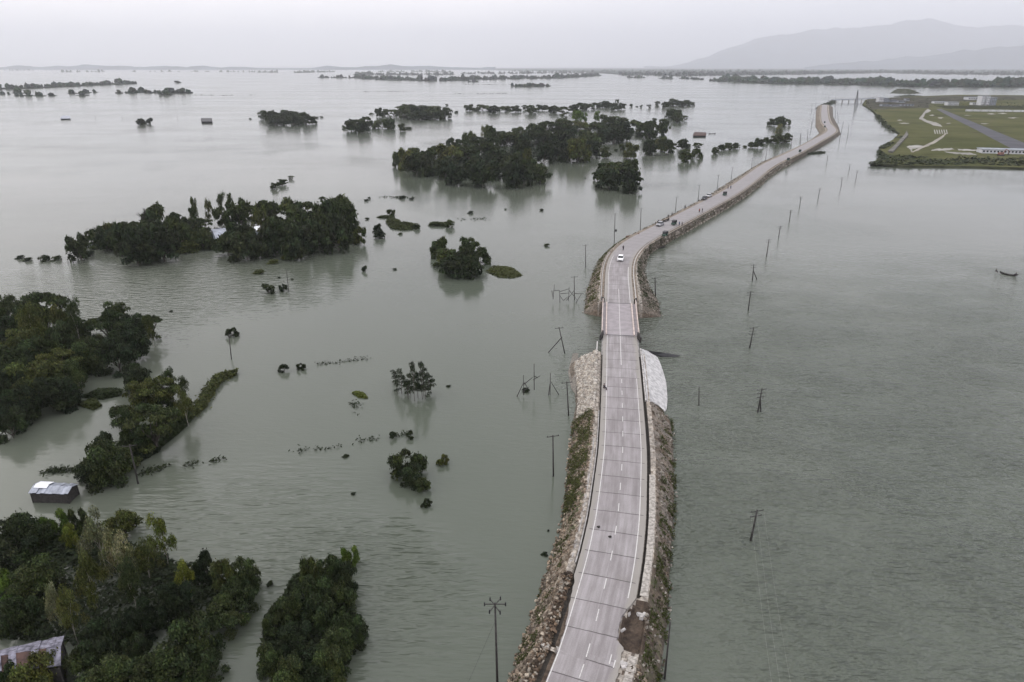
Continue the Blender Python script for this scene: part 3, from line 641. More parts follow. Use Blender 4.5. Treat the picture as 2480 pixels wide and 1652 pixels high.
mound('green_bank', [('M1', 1180, 1090), ('M1', 1200, 960), ('M1', 1420, 880), ('M1', 1480, 960), ('M1', 1300, 1060)], .9, 5, 'lower end of the overgrown levee by the leaning pole', 1200, .32)
mound('green_bank', [('M1', 740, 470), ('M1', 900, 405), ('M1', 1130, 400), ('M1', 1110, 450), ('M1', 940, 490)], .7, 0, 'grassy bank joining the left grove to the levee', 900, .32)
mound('green_bank', [('M1', 720, 540), ('M1', 860, 480), ('M1', 940, 545), ('M1', 860, 585)], .5, 1, 'small green bank at the foot of the left grove', 600, .32)

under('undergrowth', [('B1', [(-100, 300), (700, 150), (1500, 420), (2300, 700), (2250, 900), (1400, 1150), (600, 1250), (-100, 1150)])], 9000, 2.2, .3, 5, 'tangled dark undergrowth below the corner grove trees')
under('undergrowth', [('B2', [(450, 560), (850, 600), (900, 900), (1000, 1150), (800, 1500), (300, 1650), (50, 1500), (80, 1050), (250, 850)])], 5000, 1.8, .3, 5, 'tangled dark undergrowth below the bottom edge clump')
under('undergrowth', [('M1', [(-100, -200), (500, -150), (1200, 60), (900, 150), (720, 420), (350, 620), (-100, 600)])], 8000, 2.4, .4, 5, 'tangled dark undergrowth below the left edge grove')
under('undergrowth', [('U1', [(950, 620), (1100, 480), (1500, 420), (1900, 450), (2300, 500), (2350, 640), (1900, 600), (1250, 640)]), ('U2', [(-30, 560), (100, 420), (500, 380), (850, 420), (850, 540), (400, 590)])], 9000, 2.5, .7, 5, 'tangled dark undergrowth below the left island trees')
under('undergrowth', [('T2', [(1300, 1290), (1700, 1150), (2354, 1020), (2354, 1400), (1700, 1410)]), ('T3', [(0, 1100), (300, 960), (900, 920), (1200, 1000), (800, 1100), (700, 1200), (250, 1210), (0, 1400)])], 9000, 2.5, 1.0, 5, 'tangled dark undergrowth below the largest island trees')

# sunken hedge lines: sprigs just breaking the surface
def sprigs(pts, n, label, ls=.25, spread=.5):
    b = MB(); rr = random.Random(n + len(label)); w = [P(*C(*q)) for q in pts]
    for _ in range(n):
        k = rr.randrange(len(w) - 1); t = rr.random(); p = w[k].lerp(w[k + 1], t)
        if noise.noise(Vector((p.x * .35, p.y * .35, 9))) < -.05: continue
        p += Vector((rr.gauss(0, spread), rr.gauss(0, spread), rr.uniform(0, .4)))
        leaf(b, p, Vector((0, 0, 1)), ls * rr.uniform(.6, 1.5), ls * .5, rr, shade(rr))
    o = b.build('sunken_hedge', MA['leaf'], cols=True); o.color = (*TINT[5], 1)
    tag(o, label, 'hedge', kind='stuff')
sprigs([('M2', 570, 165), ('M2', 760, 145), ('M2', 1040, 105)], 120, 'broken line of twigs right of the upper hedge bushes')
sprigs([('M2', 360, 960), ('M2', 700, 930), ('M2', 1000, 860), ('M2', 1240, 818), ('M2', 1400, 810)], 220, 'long broken line of twigs ending in a leafy knot')
sprigs([('M1', 1300, 1170), ('M1', 1500, 1110), ('M1', 1750, 1085), ('M1', 2050, 1035)], 420, 'beaded line of sunken twigs right of the leaning pole')
sprigs([('M1', 420, 1145), ('M1', 560, 1140), ('M1', 720, 1140)], 300, 'low weed line above the tin hut')
sprigs([('M2', 870, 520), ('M2', 950, 550), ('M2', 900, 650)], 90, 'few twigs below the drifting yellow mat')
sprigs([('U2', 1180, 140), ('U2', 1330, 145), ('U2', 1460, 150)], 160, 'far line of specks right of the left island', .5, 1)
sprigs([('U2', 1870, 350), ('U2', 2070, 345), ('U2', 2160, 338)], 90, 'faint specks above the leafy clump', .5, 1)
sprigs([('T1', 1770, 645), ('T1', 2050, 650), ('T1', 2350, 645)], 160, 'faint far weed line crossing the left water', 1.5, 4)
sprigs([('T2', 1000, 616), ('T2', 1350, 614)], 120, 'thin far weed line in the middle of the bay', 1.5, 3)
sprigs([('T2', 1820, 634), ('T2', 2090, 634), ('T2', 2354, 630)], 160, 'thin far weed line before the far bay islands', 1.5, 3)
sprigs([('T2', 1930, 552), ('T2', 2354, 552)], 160, 'farthest weed line before the bay islands', 2, 4)

# ---- far woods that read as one mass
def woods(label, strips, hmin=7, hmax=14, dens=.06, tint=(.030, .044, .030), name='distant_woodland'):
    b = MB(); rr = random.Random(len(label) * 7 + len(strips))
    for pts, dep, cov in strips:
        w = [P(*q) for q in pts]
        for a, c in zip(w, w[1:]):
            L = (c - a).length; n = max(4, int(L * cov * dens * 1.4))
            for _ in range(n):
                t = rr.random(); p = a.lerp(c, t); q = p * (1 + rr.random() * dep / p.length)
                if noise.noise(Vector((q.x * .004, q.y * .004, 2))) < -.62: continue
                h = rr.uniform(hmin, hmax) * (.7 + .9 * max(0, noise.noise(Vector((q.x * .03, q.y * .01, 6))) + .25)); r = h * rr.uniform(.3, .7)
                b.blob((q.x, q.y, h * .5), (r * 1.15, r, h * .52), rr.random(), 6, 4, .3, 0, tuple(x * rr.uniform(.7, 1.35) for x in (1, 1, 1)))
                lo_ = hmin * rr.uniform(.35, .7); b.blob((q.x + rr.uniform(-1, 1) * h, q.y, lo_ * .4), (h * rr.uniform(.7, 1.4), h * .5, lo_ * .6), rr.random(), 6, 4, .3, 0, tuple(x * rr.uniform(.7, 1.1) for x in (1, 1, 1)))
    o = b.build(name, MA['leaf'], cols=True); o.color = (*tint, 1)
    return tag(o, label, 'woodland', kind='stuff')
woods('long dark wooded shore at the far left', [([(-60, 219), (60, 215), (170, 210), (250, 206), (330, 203)], 60, 1.6)], 6, 15, .11)
woods('scattered small wooded islets at the far left', [([(-30, 229), (22, 229)], 30, 1.6), ([(35, 226), (48, 226)], 15, 1.5), ([(36, 233), (58, 233)], 12, 1), ([(65, 232), (102, 233)], 15, .8), ([(116, 232), (145, 233)], 12, .9), ([(157, 227), (180, 227)], 20, .8), ([(185, 226), (235, 224)], 20, .5), ([(195, 232), (208, 232)], 12, .8)], 3, 10, .11)
woods('wooded islet with palms left of centre in the far left row', [([(285, 226), (330, 226)], 40, 1.5), ([(335, 222), (345, 222)], 20, .8)], 5, 12, .11)
woods('long low wooded islet at the right of the far left row', [([(348, 226), (422, 226)], 40, 1.6), ([(386, 231), (412, 231)], 12, 1)], 5, 13, .11)
woods('small square wooded islet ending the far left row', [([(430, 226), (462, 226)], 40, 2.0)], 7, 13, .11)
woods('thin dark strips of land near the left horizon', [([(145, 175), (253, 174.5)], 500, .9), ([(318, 174), (332, 174)], 200, .6), ([(360, 174), (420, 173.7)], 300, .5), ([(430, 174), (505, 174)], 300, .6), ([(530, 174.5), (618, 174.8)], 300, .8), ([(622, 175.5), (672, 176)], 300, .9), ([(712, 177), (760, 175.5), (812, 174.5)], 300, .9), ([(0, 171), (80, 171)], 500, .8)], 10, 20, .03)
woods('back strip of hazy wooded islands in the middle distance', [([(862, 183), (900, 182), (980, 183), (1100, 182.5)], 900, 1.5), ([(915, 175), (1000, 174), (1100, 176)], 700, .5), ([(1110, 180), (1240, 179), (1350, 178), (1480, 178)], 900, .9), ([(1240, 174), (1480, 175)], 1200, .5)], 9, 18, .06)
woods('front strip of hazy wooded islands in the middle distance', [([(768, 189), (800, 189), (855, 190)], 120, .5), ([(860, 189), (900, 193), (960, 195), (1010, 196.5), (1090, 197), (1180, 193.5), (1260, 192), (1340, 191), (1450, 184)], 420, 1.5), ([(1130, 199), (1160, 199)], 60, 1)], 8, 17, .075)
woods('low dark wooded islet alone before the bay islands', [([(1240, 210), (1280, 210.5), (1337, 209.5)], 60, 1.5)], 5, 12, .11)
woods('wooded shore behind the airfield on the right', [([(1740, 198), (1790, 199), (1860, 203), (1960, 205), (2080, 206), (2160, 210), (2300, 212), (2480, 211), (2700, 212)], 330, 6)], 8, 19, .085, (.034, .052, .034))
woods('low islets and scrub left of the right wooded shore', [([(1518, 188.5), (1540, 189), (1560, 189)], 60, .5), ([(1603, 191), (1628, 191.5)], 80, 1.6), ([(1652, 191), (1705, 194)], 90, .6), ([(1715, 196), (1740, 197)], 80, 1)], 5, 13, .11)
woods('wide dark forest plain below the mountains', [([(1500, 183), (1640, 184.5), (1860, 181.5), (2150, 177), (2300, 181), (2480, 182), (2700, 183)], 900, 3), ([(1450, 176), (2700, 176)], 3500, 1.5)], 10, 20, .05)
# ---- far white buildings specks are left to the haze

# ------------------------------------------------------------------ road
ZR = 3.2
cl_px = [C('B3', 605, 1568), C('B3', 668, 1385), C('B3', 748, 1105), C('B3', 810, 855), C('B3', 868, 620), C('B3', 915, 405), C('B3', 948, 210), C('B3', 975, 20),
 C('M3', 1000, 1240), C('M3', 1010, 1100), C('M3', 1018, 955), C('M3', 1019, 820), C('M3', 1018, 700), C('M3', 1013, 480), C('M3', 1008, 285), C('M3', 1003, 130),
 C('U3', 998, 1540), C('U3', 995, 1415), C('U3', 990, 1280), C('U3', 985, 1120), C('U3', 980, 960), C('U3', 978, 850), C('U3', 988, 760), C('U3', 1012, 690), C('U3', 1055, 630), C('U3', 1115, 575), C('U3', 1190, 525), C('U3', 1290, 470),
 C('U3', 1425, 400), C('U3', 1620, 300), C('U3', 1810, 200), C('U3', 1995, 100), C('U3', 2145, 0), C('T4', 0, 1290), C('T4', 200, 1195), C('T4', 350, 1118), C('T4', 460, 1055), C('T4', 545, 1010), C('T4', 588, 972), C('T4', 570, 938), C('T4', 530, 890), C('T4', 518, 800), C('T4', 522, 735)]
cw = [P(x, y, ZR) for x, y in cl_px]
cw.insert(0, cw[0] + (cw[0] - cw[1]).normalized() * 45)
def catmull(p, n=10):
    out = []
    for i in range(len(p) - 1):
        a, b, c, d = p[max(i - 1, 0)], p[i], p[i + 1], p[min(i + 2, len(p) - 1)]
        for k in range(n):
            t = k / n
            out.append(.5 * ((2 * b) + (c - a) * t + (2 * a - 5 * b + 4 * c - d) * t * t + (3 * b - a - 3 * c + d) * t ** 3))
    return out + [p[-1]]
fine = catmull(cw)
for _ in range(3):
    fine = [fine[0]] + [(fine[i - 1] + fine[i] * 2 + fine[i + 1]) / 4 for i in range(1, len(fine) - 1)] + [fine[-1]]
S = [0.0]
for a, b in zip(fine, fine[1:]): S.append(S[-1] + (b - a).length)
LEN = S[-1]
def at(s):
    s = min(max(s, 0), LEN - 1e-3); lo, hi = 0, len(S) - 1
    while hi - lo > 1:
        m_ = (lo + hi) // 2
        if S[m_] <= s: lo = m_
        else: hi = m_
    t = (s - S[lo]) / max(S[hi] - S[lo], 1e-6)
    p = fine[lo].lerp(fine[hi], t)
    a = fine[max(lo - 1, 0)]; b = fine[min(hi + 1, len(fine) - 1)]
    d = Vector((b.x - a.x, b.y - a.y, 0)).normalized()
    return p, d, Vector((d.y, -d.x, 0))
def RP(s, o, z=ZR):
    p, d, n = at(s); q = p + n * o; q.z = z; return q
def s_of(pt):
    return min(((f.x - pt.x) ** 2 + (f.y - pt.y) ** 2, s) for f, s in zip(fine, S))[1]
SB0 = s_of(P(*C('U3', 995, 1415), ZR)); SB1 = s_of(P(*C('U3', 985, 1120), ZR))
SPIT0 = s_of(P(*C('B3', 1080, 1240), ZR)); SPIT1 = s_of(P(*C('B3', 1130, 840), ZR))
SEND0 = s_of(P(*C('M3', 1000, 30), ZR))       # near slopes stop a little before the bridge
SE = s_of(P(*C('B3', 585, 575), ZR)); SY = s_of(P(*C('M3', 745, 920), ZR))
SWR0 = s_of(P(*C('M3', 1240, 500), ZR)); SWR1 = s_of(P(*C('M3', 1205, 20), ZR))
SWL0 = s_of(P(*C('M3', 750, 560), ZR))
lw = [C('B3', -60, 1700), C('B3', -25, 1568), C('B3', 40, 1400), C('B3', 140, 1100), C('B3', 210, 900), C('B3', 270, 700), C('B3', 350, 500), C('B3', 410, 300), C('B3', 460, 100), C('M3', 490, 1450), C('M3', 510, 1250), C('M3', 525, 1000), C('M3', 555, 800), C('M3', 565, 650), C('M3', 590, 540), C('M3', 575, 420), C('M3', 525, 230), C('M3', 545, 60), C('M3', 560, 20)]
lw2 = [C('U3', 665, 1170), C('U3', 690, 1000), C('U3', 740, 860), C('U3', 800, 720), C('U3', 890, 630), C('U3', 960, 575), C('U3', 1040, 530), C('U3', 1180, 470), C('U3', 1310, 405), C('U3', 1500, 300), C('U3', 1690, 200), C('U3', 1870, 95), C('U3', 2000, 10), C('T4', -20, 1245), C('T4', 330, 1105), C('T4', 470, 1000), C('T4', 435, 940), C('T4', 440, 800), C('T4', 455, 730)]
rw = [C('B3', 1320, 1700), C('B3', 1345, 1568), C('B3', 1390, 1300), C('B3', 1430, 1000), C('B3', 1440, 800), C('B3', 1450, 500), C('B3', 1475, 200), C('M3', 1490, 1500), C('M3', 1490, 1200), C('M3', 1480, 900), C('M3', 1465, 700), C('M3', 1430, 590), C('M3', 1430, 450), C('M3', 1415, 310), C('M3', 1370, 150), C('M3', 1330, 70), C('M3', 1300, 20)]
rw2 = [C('U3', 1365, 1200), C('U3', 1345, 1090), C('U3', 1300, 1040), C('U3', 1250, 930), C('U3', 1215, 830), C('U3', 1235, 720), C('U3', 1265, 640), C('U3', 1350, 585), C('U3', 1450, 535), C('U3', 1580, 470), C('U3', 1700, 395), C('U3', 1900, 270), C('U3', 2100, 150), C('U3', 2300, 25), C('T4', 0, 1370), C('T4', 150, 1310), C('T4', 330, 1205), C('T4', 480, 1125), C('T4', 670, 1010), C('T4', 650, 940), C('T4', 600, 850), C('T4', 595, 740)]
LW, LW2, RW, RW2 = [[P(*q) for q in l] for l in (lw, lw2, rw, rw2)]
def hit(p, n, poly):
    best = None
    for a, b in zip(poly, poly[1:]):
        e = b - a; den = n.x * e.y - n.y * e.x
        if abs(den) < 1e-9: continue
        w_ = a - p; t = (w_.x * e.y - w_.y * e.x) / den; u = (w_.x * n.y - w_.y * n.x) / den
        if 0 <= u <= 1 and t > 3 and (best is None or t < best): best = t
    return best
def widths(ss, polyL, polyR):
    out = []
    for sgn, poly in ((-1, polyL), (1, polyR)):
        ws = []
        for s in ss:
            p, d, n = at(s); h = hit(p, n * sgn, poly); ws.append(h if h and h < 17 else None)
        last = next((x for x in ws if x), 6.5)
        for i in range(len(ws)):
            if ws[i] is None: ws[i] = last
            last = ws[i]
        for _ in range(3): ws = [ws[0]] + [(ws[i - 1] + ws[i] + ws[i + 1]) / 3 for i in range(1, len(ws) - 1)] + [ws[-1]]
        out.append([max(5.3, x) for x in ws])
    return out
def nz(a, b, c=0.0): return noise.noise(Vector((a, b, c)))
def edgeR(s):
    o = 3.65
    if SPIT0 - .5 < s < SPIT1 + .8:
        f = min(1, (s - SPIT0 + .5) / 1.0, (SPIT1 + .8 - s) / 3.0); o = 3.65 - f * (1.15 + .35 * nz(s * 1.3, 4))
    elif s < SPIT0: o = 3.35 + .35 * nz(s * .9, 1) - .25 * max(0, nz(s * 2.1, 3))
    return o
def edgeL(s):
    if s < SE: return max(2.92, 3.65 - .75 * min(1, (SE - s) / 9) + .18 * nz(s * .8, 7))
    return 3.7 + .05 * nz(s * .7, 5)
def steps(a, b, near=.8):
    out = [a]
    while out[-1] < b:
        s = out[-1]; out.append(s + (near if s < SB1 + 60 else 1.6 if s < 420 else 4.0))
    out[-1] = b; return out

def nz(a, b, c=0.0): return noise.noise(Vector((a, b, c)))
for q_ in BANKLATE: bank_strip(*q_)
# embankment, in two pieces with the bridge between
SOIL, RUB, PAV, VEG, ROCK, BROWN = (.120, .094, .072), (.24, .205, .165), (.34, .31, .275), (.060, .066, .030), (.18, .16, .14), (.065, .048, .037)
def mixv(a, b, t): t = min(1, max(0, t)); return tuple(x * (1 - t) + y * t for x, y in zip(a, b))
def embank(name, s0, s1, polyL, polyR, cap0, cap1, label):
    ss = steps(s0, s1, .6); wl, wr = widths(ss, polyL, polyR)
    base = [0, 2.1, 2.6, 3.0, 3.4, 3.70, 3.80, 3.92, 4.2, 4.55, 4.85]; slope = [i / 13 for i in range(14)]
    b = MB(); rows = []
    for i, s in enumerate(ss):
        row = []
        for sgn in (-1, 1):
            w_ = wl[i] if sgn < 0 else wr[i]; e = edgeL(s) if sgn < 0 else edgeR(s)
            lst = [(o, None) for o in base] + [(4.95 + (w_ - 4.95) * t, t) for t in slope] + [(w_ + .7, 2)]
            side = []
            for o, t in lst:
                p, d, n = at(s); q = p + n * (sgn * o); nn = nz(q.x * .7, q.y * .7); n2 = nz(q.x * 2.1, q.y * 2.1, 5); n3 = nz(q.x * .15, q.y * .15, 8)
                pit = sgn > 0 and SPIT0 - .4 < s < SPIT1 + .5
                far = s > SB1
                if t is None:
                    z = ZR - .34 if o < e + .02 else ZR - .10 + .03 * n2
                    c = mixv(PAV, SOIL, .25 + n2)
                    if o >= e + .02 and pit:
                        f = min(1, (s - SPIT0 + .4) / .8, (SPIT1 + .5 - s) / 2.2); z = ZR - .3 - .95 * f * min(1, (o - e) / .5) + .12 * nn; c = mixv(BROWN, SOIL, nn * 1.2)
                    elif o >= e + .02 and sgn < 0 and s < SE:
                        z = ZR - .28 - .25 * abs(nn); c = mixv(BROWN, SOIL, .3 + nn)
                    elif o >= e + .02 and sgn > 0 and s < SPIT0:
                        c = mixv(PAV, BROWN, .2 + n2 * 2)
                    if 3.68 < o < 3.94 and not far and (s > SPIT1 + 1 or sgn < 0): c = (.03, .026, .022); z = ZR - .42  # kerb gap: its shade is put into the colour as a dark strip
                    if far and o > e: c = mixv(SOIL, RUB, .45 + n2)
                elif t == 2: z = -.5; c = mixv(SOIL, BROWN, .5)
                else:
                    z = (ZR - .14) * (1 - t ** 1.15) + (.22 * nn + .14 * n2) * min(1, t * 4) * (1 - t * .6) * (0.55 if far else 1)
                    if sgn > 0 and SWR0 - 1 < s < SWR1 + 1 and not far: z -= .7 * min(1, s - SWR0 + 1)
                    if pit:
                        f = min(1, (s - SPIT0 + .4) / .8, (SPIT1 + .5 - s) / 2.2); z -= .8 * f * max(0, 1 - t * (1.9 + nn))
                    if sgn < 0:
                        c = mixv(SOIL, RUB, .5 + n2 * 1.2)
                        if s < SE: c = mixv(BROWN, RUB, .25 + n2 * 1.3)
                        if SY - 22 < s < SWL0: c = mixv(c, VEG, .6 + nn * 2 - (1 - t) * .3)
                    else:
                        c = mixv(SOIL, ROCK, .45 + nn * 1.3)
                        if s < SPIT1 + 10: c = mixv(c, mixv(BROWN, VEG, .5 + n2), .55 + nn)
                    if pit and t < .35 + .5 * nn: c = mixv(BROWN, SOIL, .25 + n2)
                    if far:
                        c = mixv(SOIL, RUB, .30 + nn * .8 + n3); c = mixv(c, VEG, n3 * 1.6 - .1 + n2 * .4)
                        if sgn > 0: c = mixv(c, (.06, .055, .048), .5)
                        if t < .10: c = mixv(c, PAV, .8)
                    if t > .9: c = mixv(c, (.07, .06, .05), .6)
                side.append(((q.x, q.y, z), c))
            row = side[::-1] + row if sgn < 0 else row + side
        rows.append(row)
    def cap(row, d, first):
        new = []
        m_ = len(row)
        for k, ((x, y, z), c) in enumerate(row):
            L = max(.0, z + .5) * .62 + .15 * nz(x, y)
            new.append(((x + d.x * L, y + d.y * L, -.5), mixv(c, SOIL, .5)))
        mid = [(((a[0][0] + b_[0][0]) / 2, (a[0][1] + b_[0][1]) / 2, (a[0][2] + b_[0][2]) / 2 + .15), mixv(a[1], ROCK, .4)) for a, b_ in zip(row, new)]
        return [new, mid] if first else [mid, new]
    if cap0: rows = cap(rows[0], -at(s0)[1], True) + rows
    if cap1: rows = rows + cap(rows[-1], at(s1)[1], False)
    m_ = len(rows[0])
    for r in rows: b.v += [q[0] for q in r]
    for i in range(len(rows) - 1):
        for j in range(m_ - 1):
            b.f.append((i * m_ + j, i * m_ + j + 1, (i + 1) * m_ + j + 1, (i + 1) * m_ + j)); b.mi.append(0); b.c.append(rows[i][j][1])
    o = b.build(name, MA['bank'], cols=True)
    return tag(o, label, 'embankment', kind='structure')
MA['bank'] = attr_mat('embankment_soil', .9, 2.2, .5, .12)
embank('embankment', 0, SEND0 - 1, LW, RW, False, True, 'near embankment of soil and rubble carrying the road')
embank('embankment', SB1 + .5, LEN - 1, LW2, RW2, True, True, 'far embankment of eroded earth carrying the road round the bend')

# pavement
def road_mat():
    m, nt, b = mat('road_concrete')
    uv = N(nt, 'ShaderNodeUVMap', uv_map='metres').outputs[0]
    sx = N(nt, 'ShaderNodeSeparateXYZ'); nt.links.new(uv, sx.inputs[0]); u, v = sx.outputs[0], sx.outputs[1]
    nu = noise_n(nt, uv, .9, 2)
    vj = math_n(nt, 'ADD', v, math_n(nt, 'MULTIPLY', nu, .12))
    ph = math_n(nt, 'FRACT', math_n(nt, 'DIVIDE', vj, 4.27))
    dj = math_n(nt, 'MULTIPLY', math_n(nt, 'MINIMUM', ph, math_n(nt, 'SUBTRACT', 1.0, ph)), 4.27)
    wv = math_n(nt, 'ADD', .035, math_n(nt, 'MULTIPLY', noise_n(nt, uv, .35, 2), .07))
    joint = math_n(nt, 'LESS_THAN', dj, wv)
    lane = math_n(nt, 'MULTIPLY', joint, math_n(nt, 'LESS_THAN', math_n(nt, 'ABSOLUTE', u), 3.3))
    cj = math_n(nt, 'LESS_THAN', math_n(nt, 'ABSOLUTE', u), .022)
    # slab to slab tone
    wn = N(nt, 'ShaderNodeTexWhiteNoise', noise_dimensions='2D')
    cmb = N(nt, 'ShaderNodeCombineXYZ')
    nt.links.new(math_n(nt, 'FLOOR', math_n(nt, 'DIVIDE', vj, 4.27)), cmb.inputs[0]); nt.links.new(math_n(nt, 'GREATER_THAN', u, 0.0), cmb.inputs[1])
    nt.links.new(cmb.outputs[0], wn.inputs['Vector'])
    c = mixc(nt, wn.outputs[0], (.256, .237, .241), (.300, .281, .286))
    f = noise_n(nt, scaled(nt, uv, (1, .3, 1)), .6, 5, .65)
    c = mixc(nt, 1.0, c, mixc(nt, ramp(nt, f, .3, .75), (.82, .81, .80), (1.12, 1.12, 1.12)), 'MULTIPLY')
    f4 = noise_n(nt, scaled(nt, uv, (2.2, .06, 1)), 1.0, 3, .6)
    c = mixc(nt, 1.0, c, mixc(nt, ramp(nt, f4, .35, .7), (.84, .83, .82), (1.08, 1.08, 1.08)), 'MULTIPLY')
    f2 = noise_n(nt, uv, 7, 4, .7)
    c = mixc(nt, 1.0, c, mixc(nt, ramp(nt, f2, .2, .8), (.88, .88, .88), (1.1, 1.1, 1.1)), 'MULTIPLY')
    dust = noise_n(nt, scaled(nt, uv, (1, .25, 1)), .8, 4)
    au = math_n(nt, 'ABSOLUTE', u)
    sh = ramp(nt, math_n(nt, 'ADD', au, math_n(nt, 'MULTIPLY', math_n(nt, 'SUBTRACT', dust, .5), 1.4)), 2.6, 3.2)
    c = mixc(nt, math_n(nt, 'MULTIPLY', sh, .8), c, (.265, .247, .22))
    # beyond the bend the surface is bare, dusty and unpainted
    fd = ramp(nt, math_n(nt, 'ADD', v, math_n(nt, 'MULTIPLY', f, 40)), SB1 + 45, SB1 + 90)
    c = mixc(nt, math_n(nt, 'MULTIPLY', fd, .8), c, mixc(nt, f, (.215, .203, .206), (.27, .257, .256)))
    stain = ramp(nt, noise_n(nt, uv, .13, 4, .6), .6, .75)
    c = mixc(nt, math_n(nt, 'MULTIPLY', stain, .35), c, (.19, .17, .16))
    c = mixc(nt, math_n(nt, 'MULTIPLY', lane, .85), c, (.07, .06, .06))
    c = mixc(nt, math_n(nt, 'MULTIPLY', cj, .45), c, (.12, .11, .11))
    nt.links.new(c, b.inputs['Base Color']); b.inputs['Roughness'].default_value = .75; b.inputs['Specular IOR Level'].default_value = .35
    bump(nt, f2, .3, .02, b)
    return m
def strip(name, ss, cols_, m, label, cat, zf=None):
    """ribbon along the road; cols_ = list of (offset function, height)"""
    vs, fs, uvs = [], [], []
    k = len(cols_)
    for s in ss:
        for of, z in cols_:
            o = of(s) if callable(of) else of
            q = RP(s, o, z); vs.append(tuple(q)); uvs.append((o, s - SJ))
    for i in range(len(ss) - 1):
        for j in range(k - 1): fs.append((i * k + j, i * k + j + 1, (i + 1) * k + j + 1, (i + 1) * k + j))
    me = bpy.data.meshes.new(name); me.from_pydata(vs, [], fs); me.materials.append(m)
    ul = me.uv_layers.new(name='metres')
    for lp in me.loops: ul.data[lp.index].uv = uvs[lp.vertex_index]
    o = bpy.data.objects.new(name, me); COL.objects.link(o)
    return tag(o, label, cat, kind='structure')
SJ = s_of(P(*C('B3', 748, 1105), ZR)) % 4.27
MA['road'] = road_mat()
rs = steps(0, SB0 - .06, .35) 
strip('road', rs, [(lambda s: -edgeL(s), ZR - .33), (lambda s: -edgeL(s) + .01, ZR - .01), (-2.8, ZR), (0, ZR + .03), (2.4, ZR), (lambda s: edgeR(s) - .01, ZR - .01), (edgeR, ZR - .33)], MA['road'], 'pale concrete road of jointed slabs running from the bottom edge to the bridge', 'road')
rs2 = steps(SB1 + .06, LEN, .6)
strip('road', rs2, [(-3.72, ZR - .33), (-3.7, ZR - .01), (-2.8, ZR), (0, ZR + .03), (2.8, ZR), (3.68, ZR - .01), (3.7, ZR - .33)], MA['road'], 'dusty concrete road beyond the bridge curving right into the distance', 'road')
def paint_mat():
    m, nt, b = mat('worn_road_paint')
    p = pos(nt); f = noise_n(nt, p, 3.0, 5, .7)
    nt.links.new(mixc(nt, ramp(nt, f, .30, .52), (.35, .33, .32), (.54, .525, .51)), b.inputs['Base Color']); b.inputs['Roughness'].default_value = .7
    return m
MA['paint'] = paint_mat()
mk = MB()
def band(s0, s1, o, wd, z=ZR, step=.8):
    ss = steps(s0, s1, step)
    for a, b_ in zip(ss, ss[1:]):
        zz = z + .03 * (1 - min(1, abs(o) / 2.8)) + .005
        mk.add([RP(a, o - wd, zz), RP(a, o + wd, zz), RP(b_, o + wd, zz), RP(b_, o - wd, zz)], [(0, 1, 2, 3)])
band(0, SB0 - .2, -2.8, .055); band(SPIT1 + .6, SWR0 + 9, 2.8, .055); band(0, SPIT0 - 9, 2.62, .06); band(SPIT0 - 3.5, SPIT0 - 1.5, 2.35, .05)
band(SB1 + .3, SB1 + 34, 2.75, .08); band(SB1 + .3, SB1 + 46, -2.75, .06)
s = (s_of(P(*C('B3', 695, 1268), ZR)) - .9) % 5.0
while s < SWR1 - 14: band(s, s + 1.8, 0, .05, step=.9); s += 5.0
band(SWR1 - 9, SB0 - .2, 0, .06); band(SB1 + .3, SB1 + 12, 0, .06)
tag(mk.build('road_markings', MA['paint']), 'worn white edge lines and centre dashes on the road', 'road marking', kind='structure')

# low walls, kerbs
def wallrun(label, s0, s1, o, w_, h, z0, m, cat='low wall', gap=0, seg=2.0, name='low_wall'):
    b = MB(); s = s0; rr = random.Random(int(o * 10) + 3)
    while s < s1 - .2:
        e = min(s + seg - gap, s1); oj = rr.uniform(-.02, .02) if gap else 0; hj = h * rr.uniform(.9, 1.08) if gap else h
        a0, a1, c0, c1 = RP(s, o - w_ / 2 + oj, z0), RP(s, o + w_ / 2 + oj, z0), RP(e, o - w_ / 2 + oj, z0), RP(e, o + w_ / 2 + oj, z0); up_ = Vector((0, 0, hj))
        b.add([a0, a1, c1, c0, a0 + up_, a1 + up_, c1 + up_, c0 + up_], [(3, 2, 1, 0), (4, 5, 6, 7), (0, 1, 5, 4), (1, 2, 6, 5), (2, 3, 7, 6), (3, 0, 4, 7)])
        s += seg
    return tag(b.build(name, m), label, cat)
wallrun('blocky white edge wall along the white apron right of the road', SWR0, SWR1, 4.15, .24, .42, ZR - .3, MA['paleconc'], gap=.28, seg=1.9)
wallrun('pale low wall along the stone slope left of the road before the bridge', SWL0, SWR1 + 3, -4.9, .22, .3, ZR - .3, MA['paleconc'])
wallrun('thin pale kerb at the left shoulder below the stone slope', SE + 2, SWL0 - 1, -4.0, .16, .14, ZR - .25, MA['concrete'], 'kerb', name='kerb')
wallrun('second broken kerb outside the left shoulder kerb', SE + 1, SY + 6, -4.55, .16, .16, ZR - .25, MA['concrete'], 'kerb', gap=.2, seg=3.5, name='kerb')
wallrun('paved strip of pale blocks right of the road above the washed-out hole', SPIT1 + 1.5, SPIT1 + 26, 4.40, .80, .07, ZR - .12, MA['blocks'], 'path', gap=.04, seg=.75, name='paved_strip')
wallrun('paved strip of pale blocks right of the road below the washed-out hole', 0, SPIT0 - 1, 4.40, .80, .07, ZR - .12, MA['blocks'], 'path', gap=.05, seg=.75, name='paved_strip')
wallrun('raised concrete edge on the right of the far road before the curve', SB1 + 1, SB1 + 58, 4.3, .25, .3, ZR - .3, MA['paleconc'])
wallrun('raised concrete edge on the left of the far road before the curve', SB1 + 1, SB1 + 50, -4.5, .25, .25, ZR - .3, MA['concrete'])
wallrun('long pale edge on the right of the far road after the curve', SB1 + 58, SB1 + 260, 4.25, .3, .35, ZR - .3, MA['concrete'])

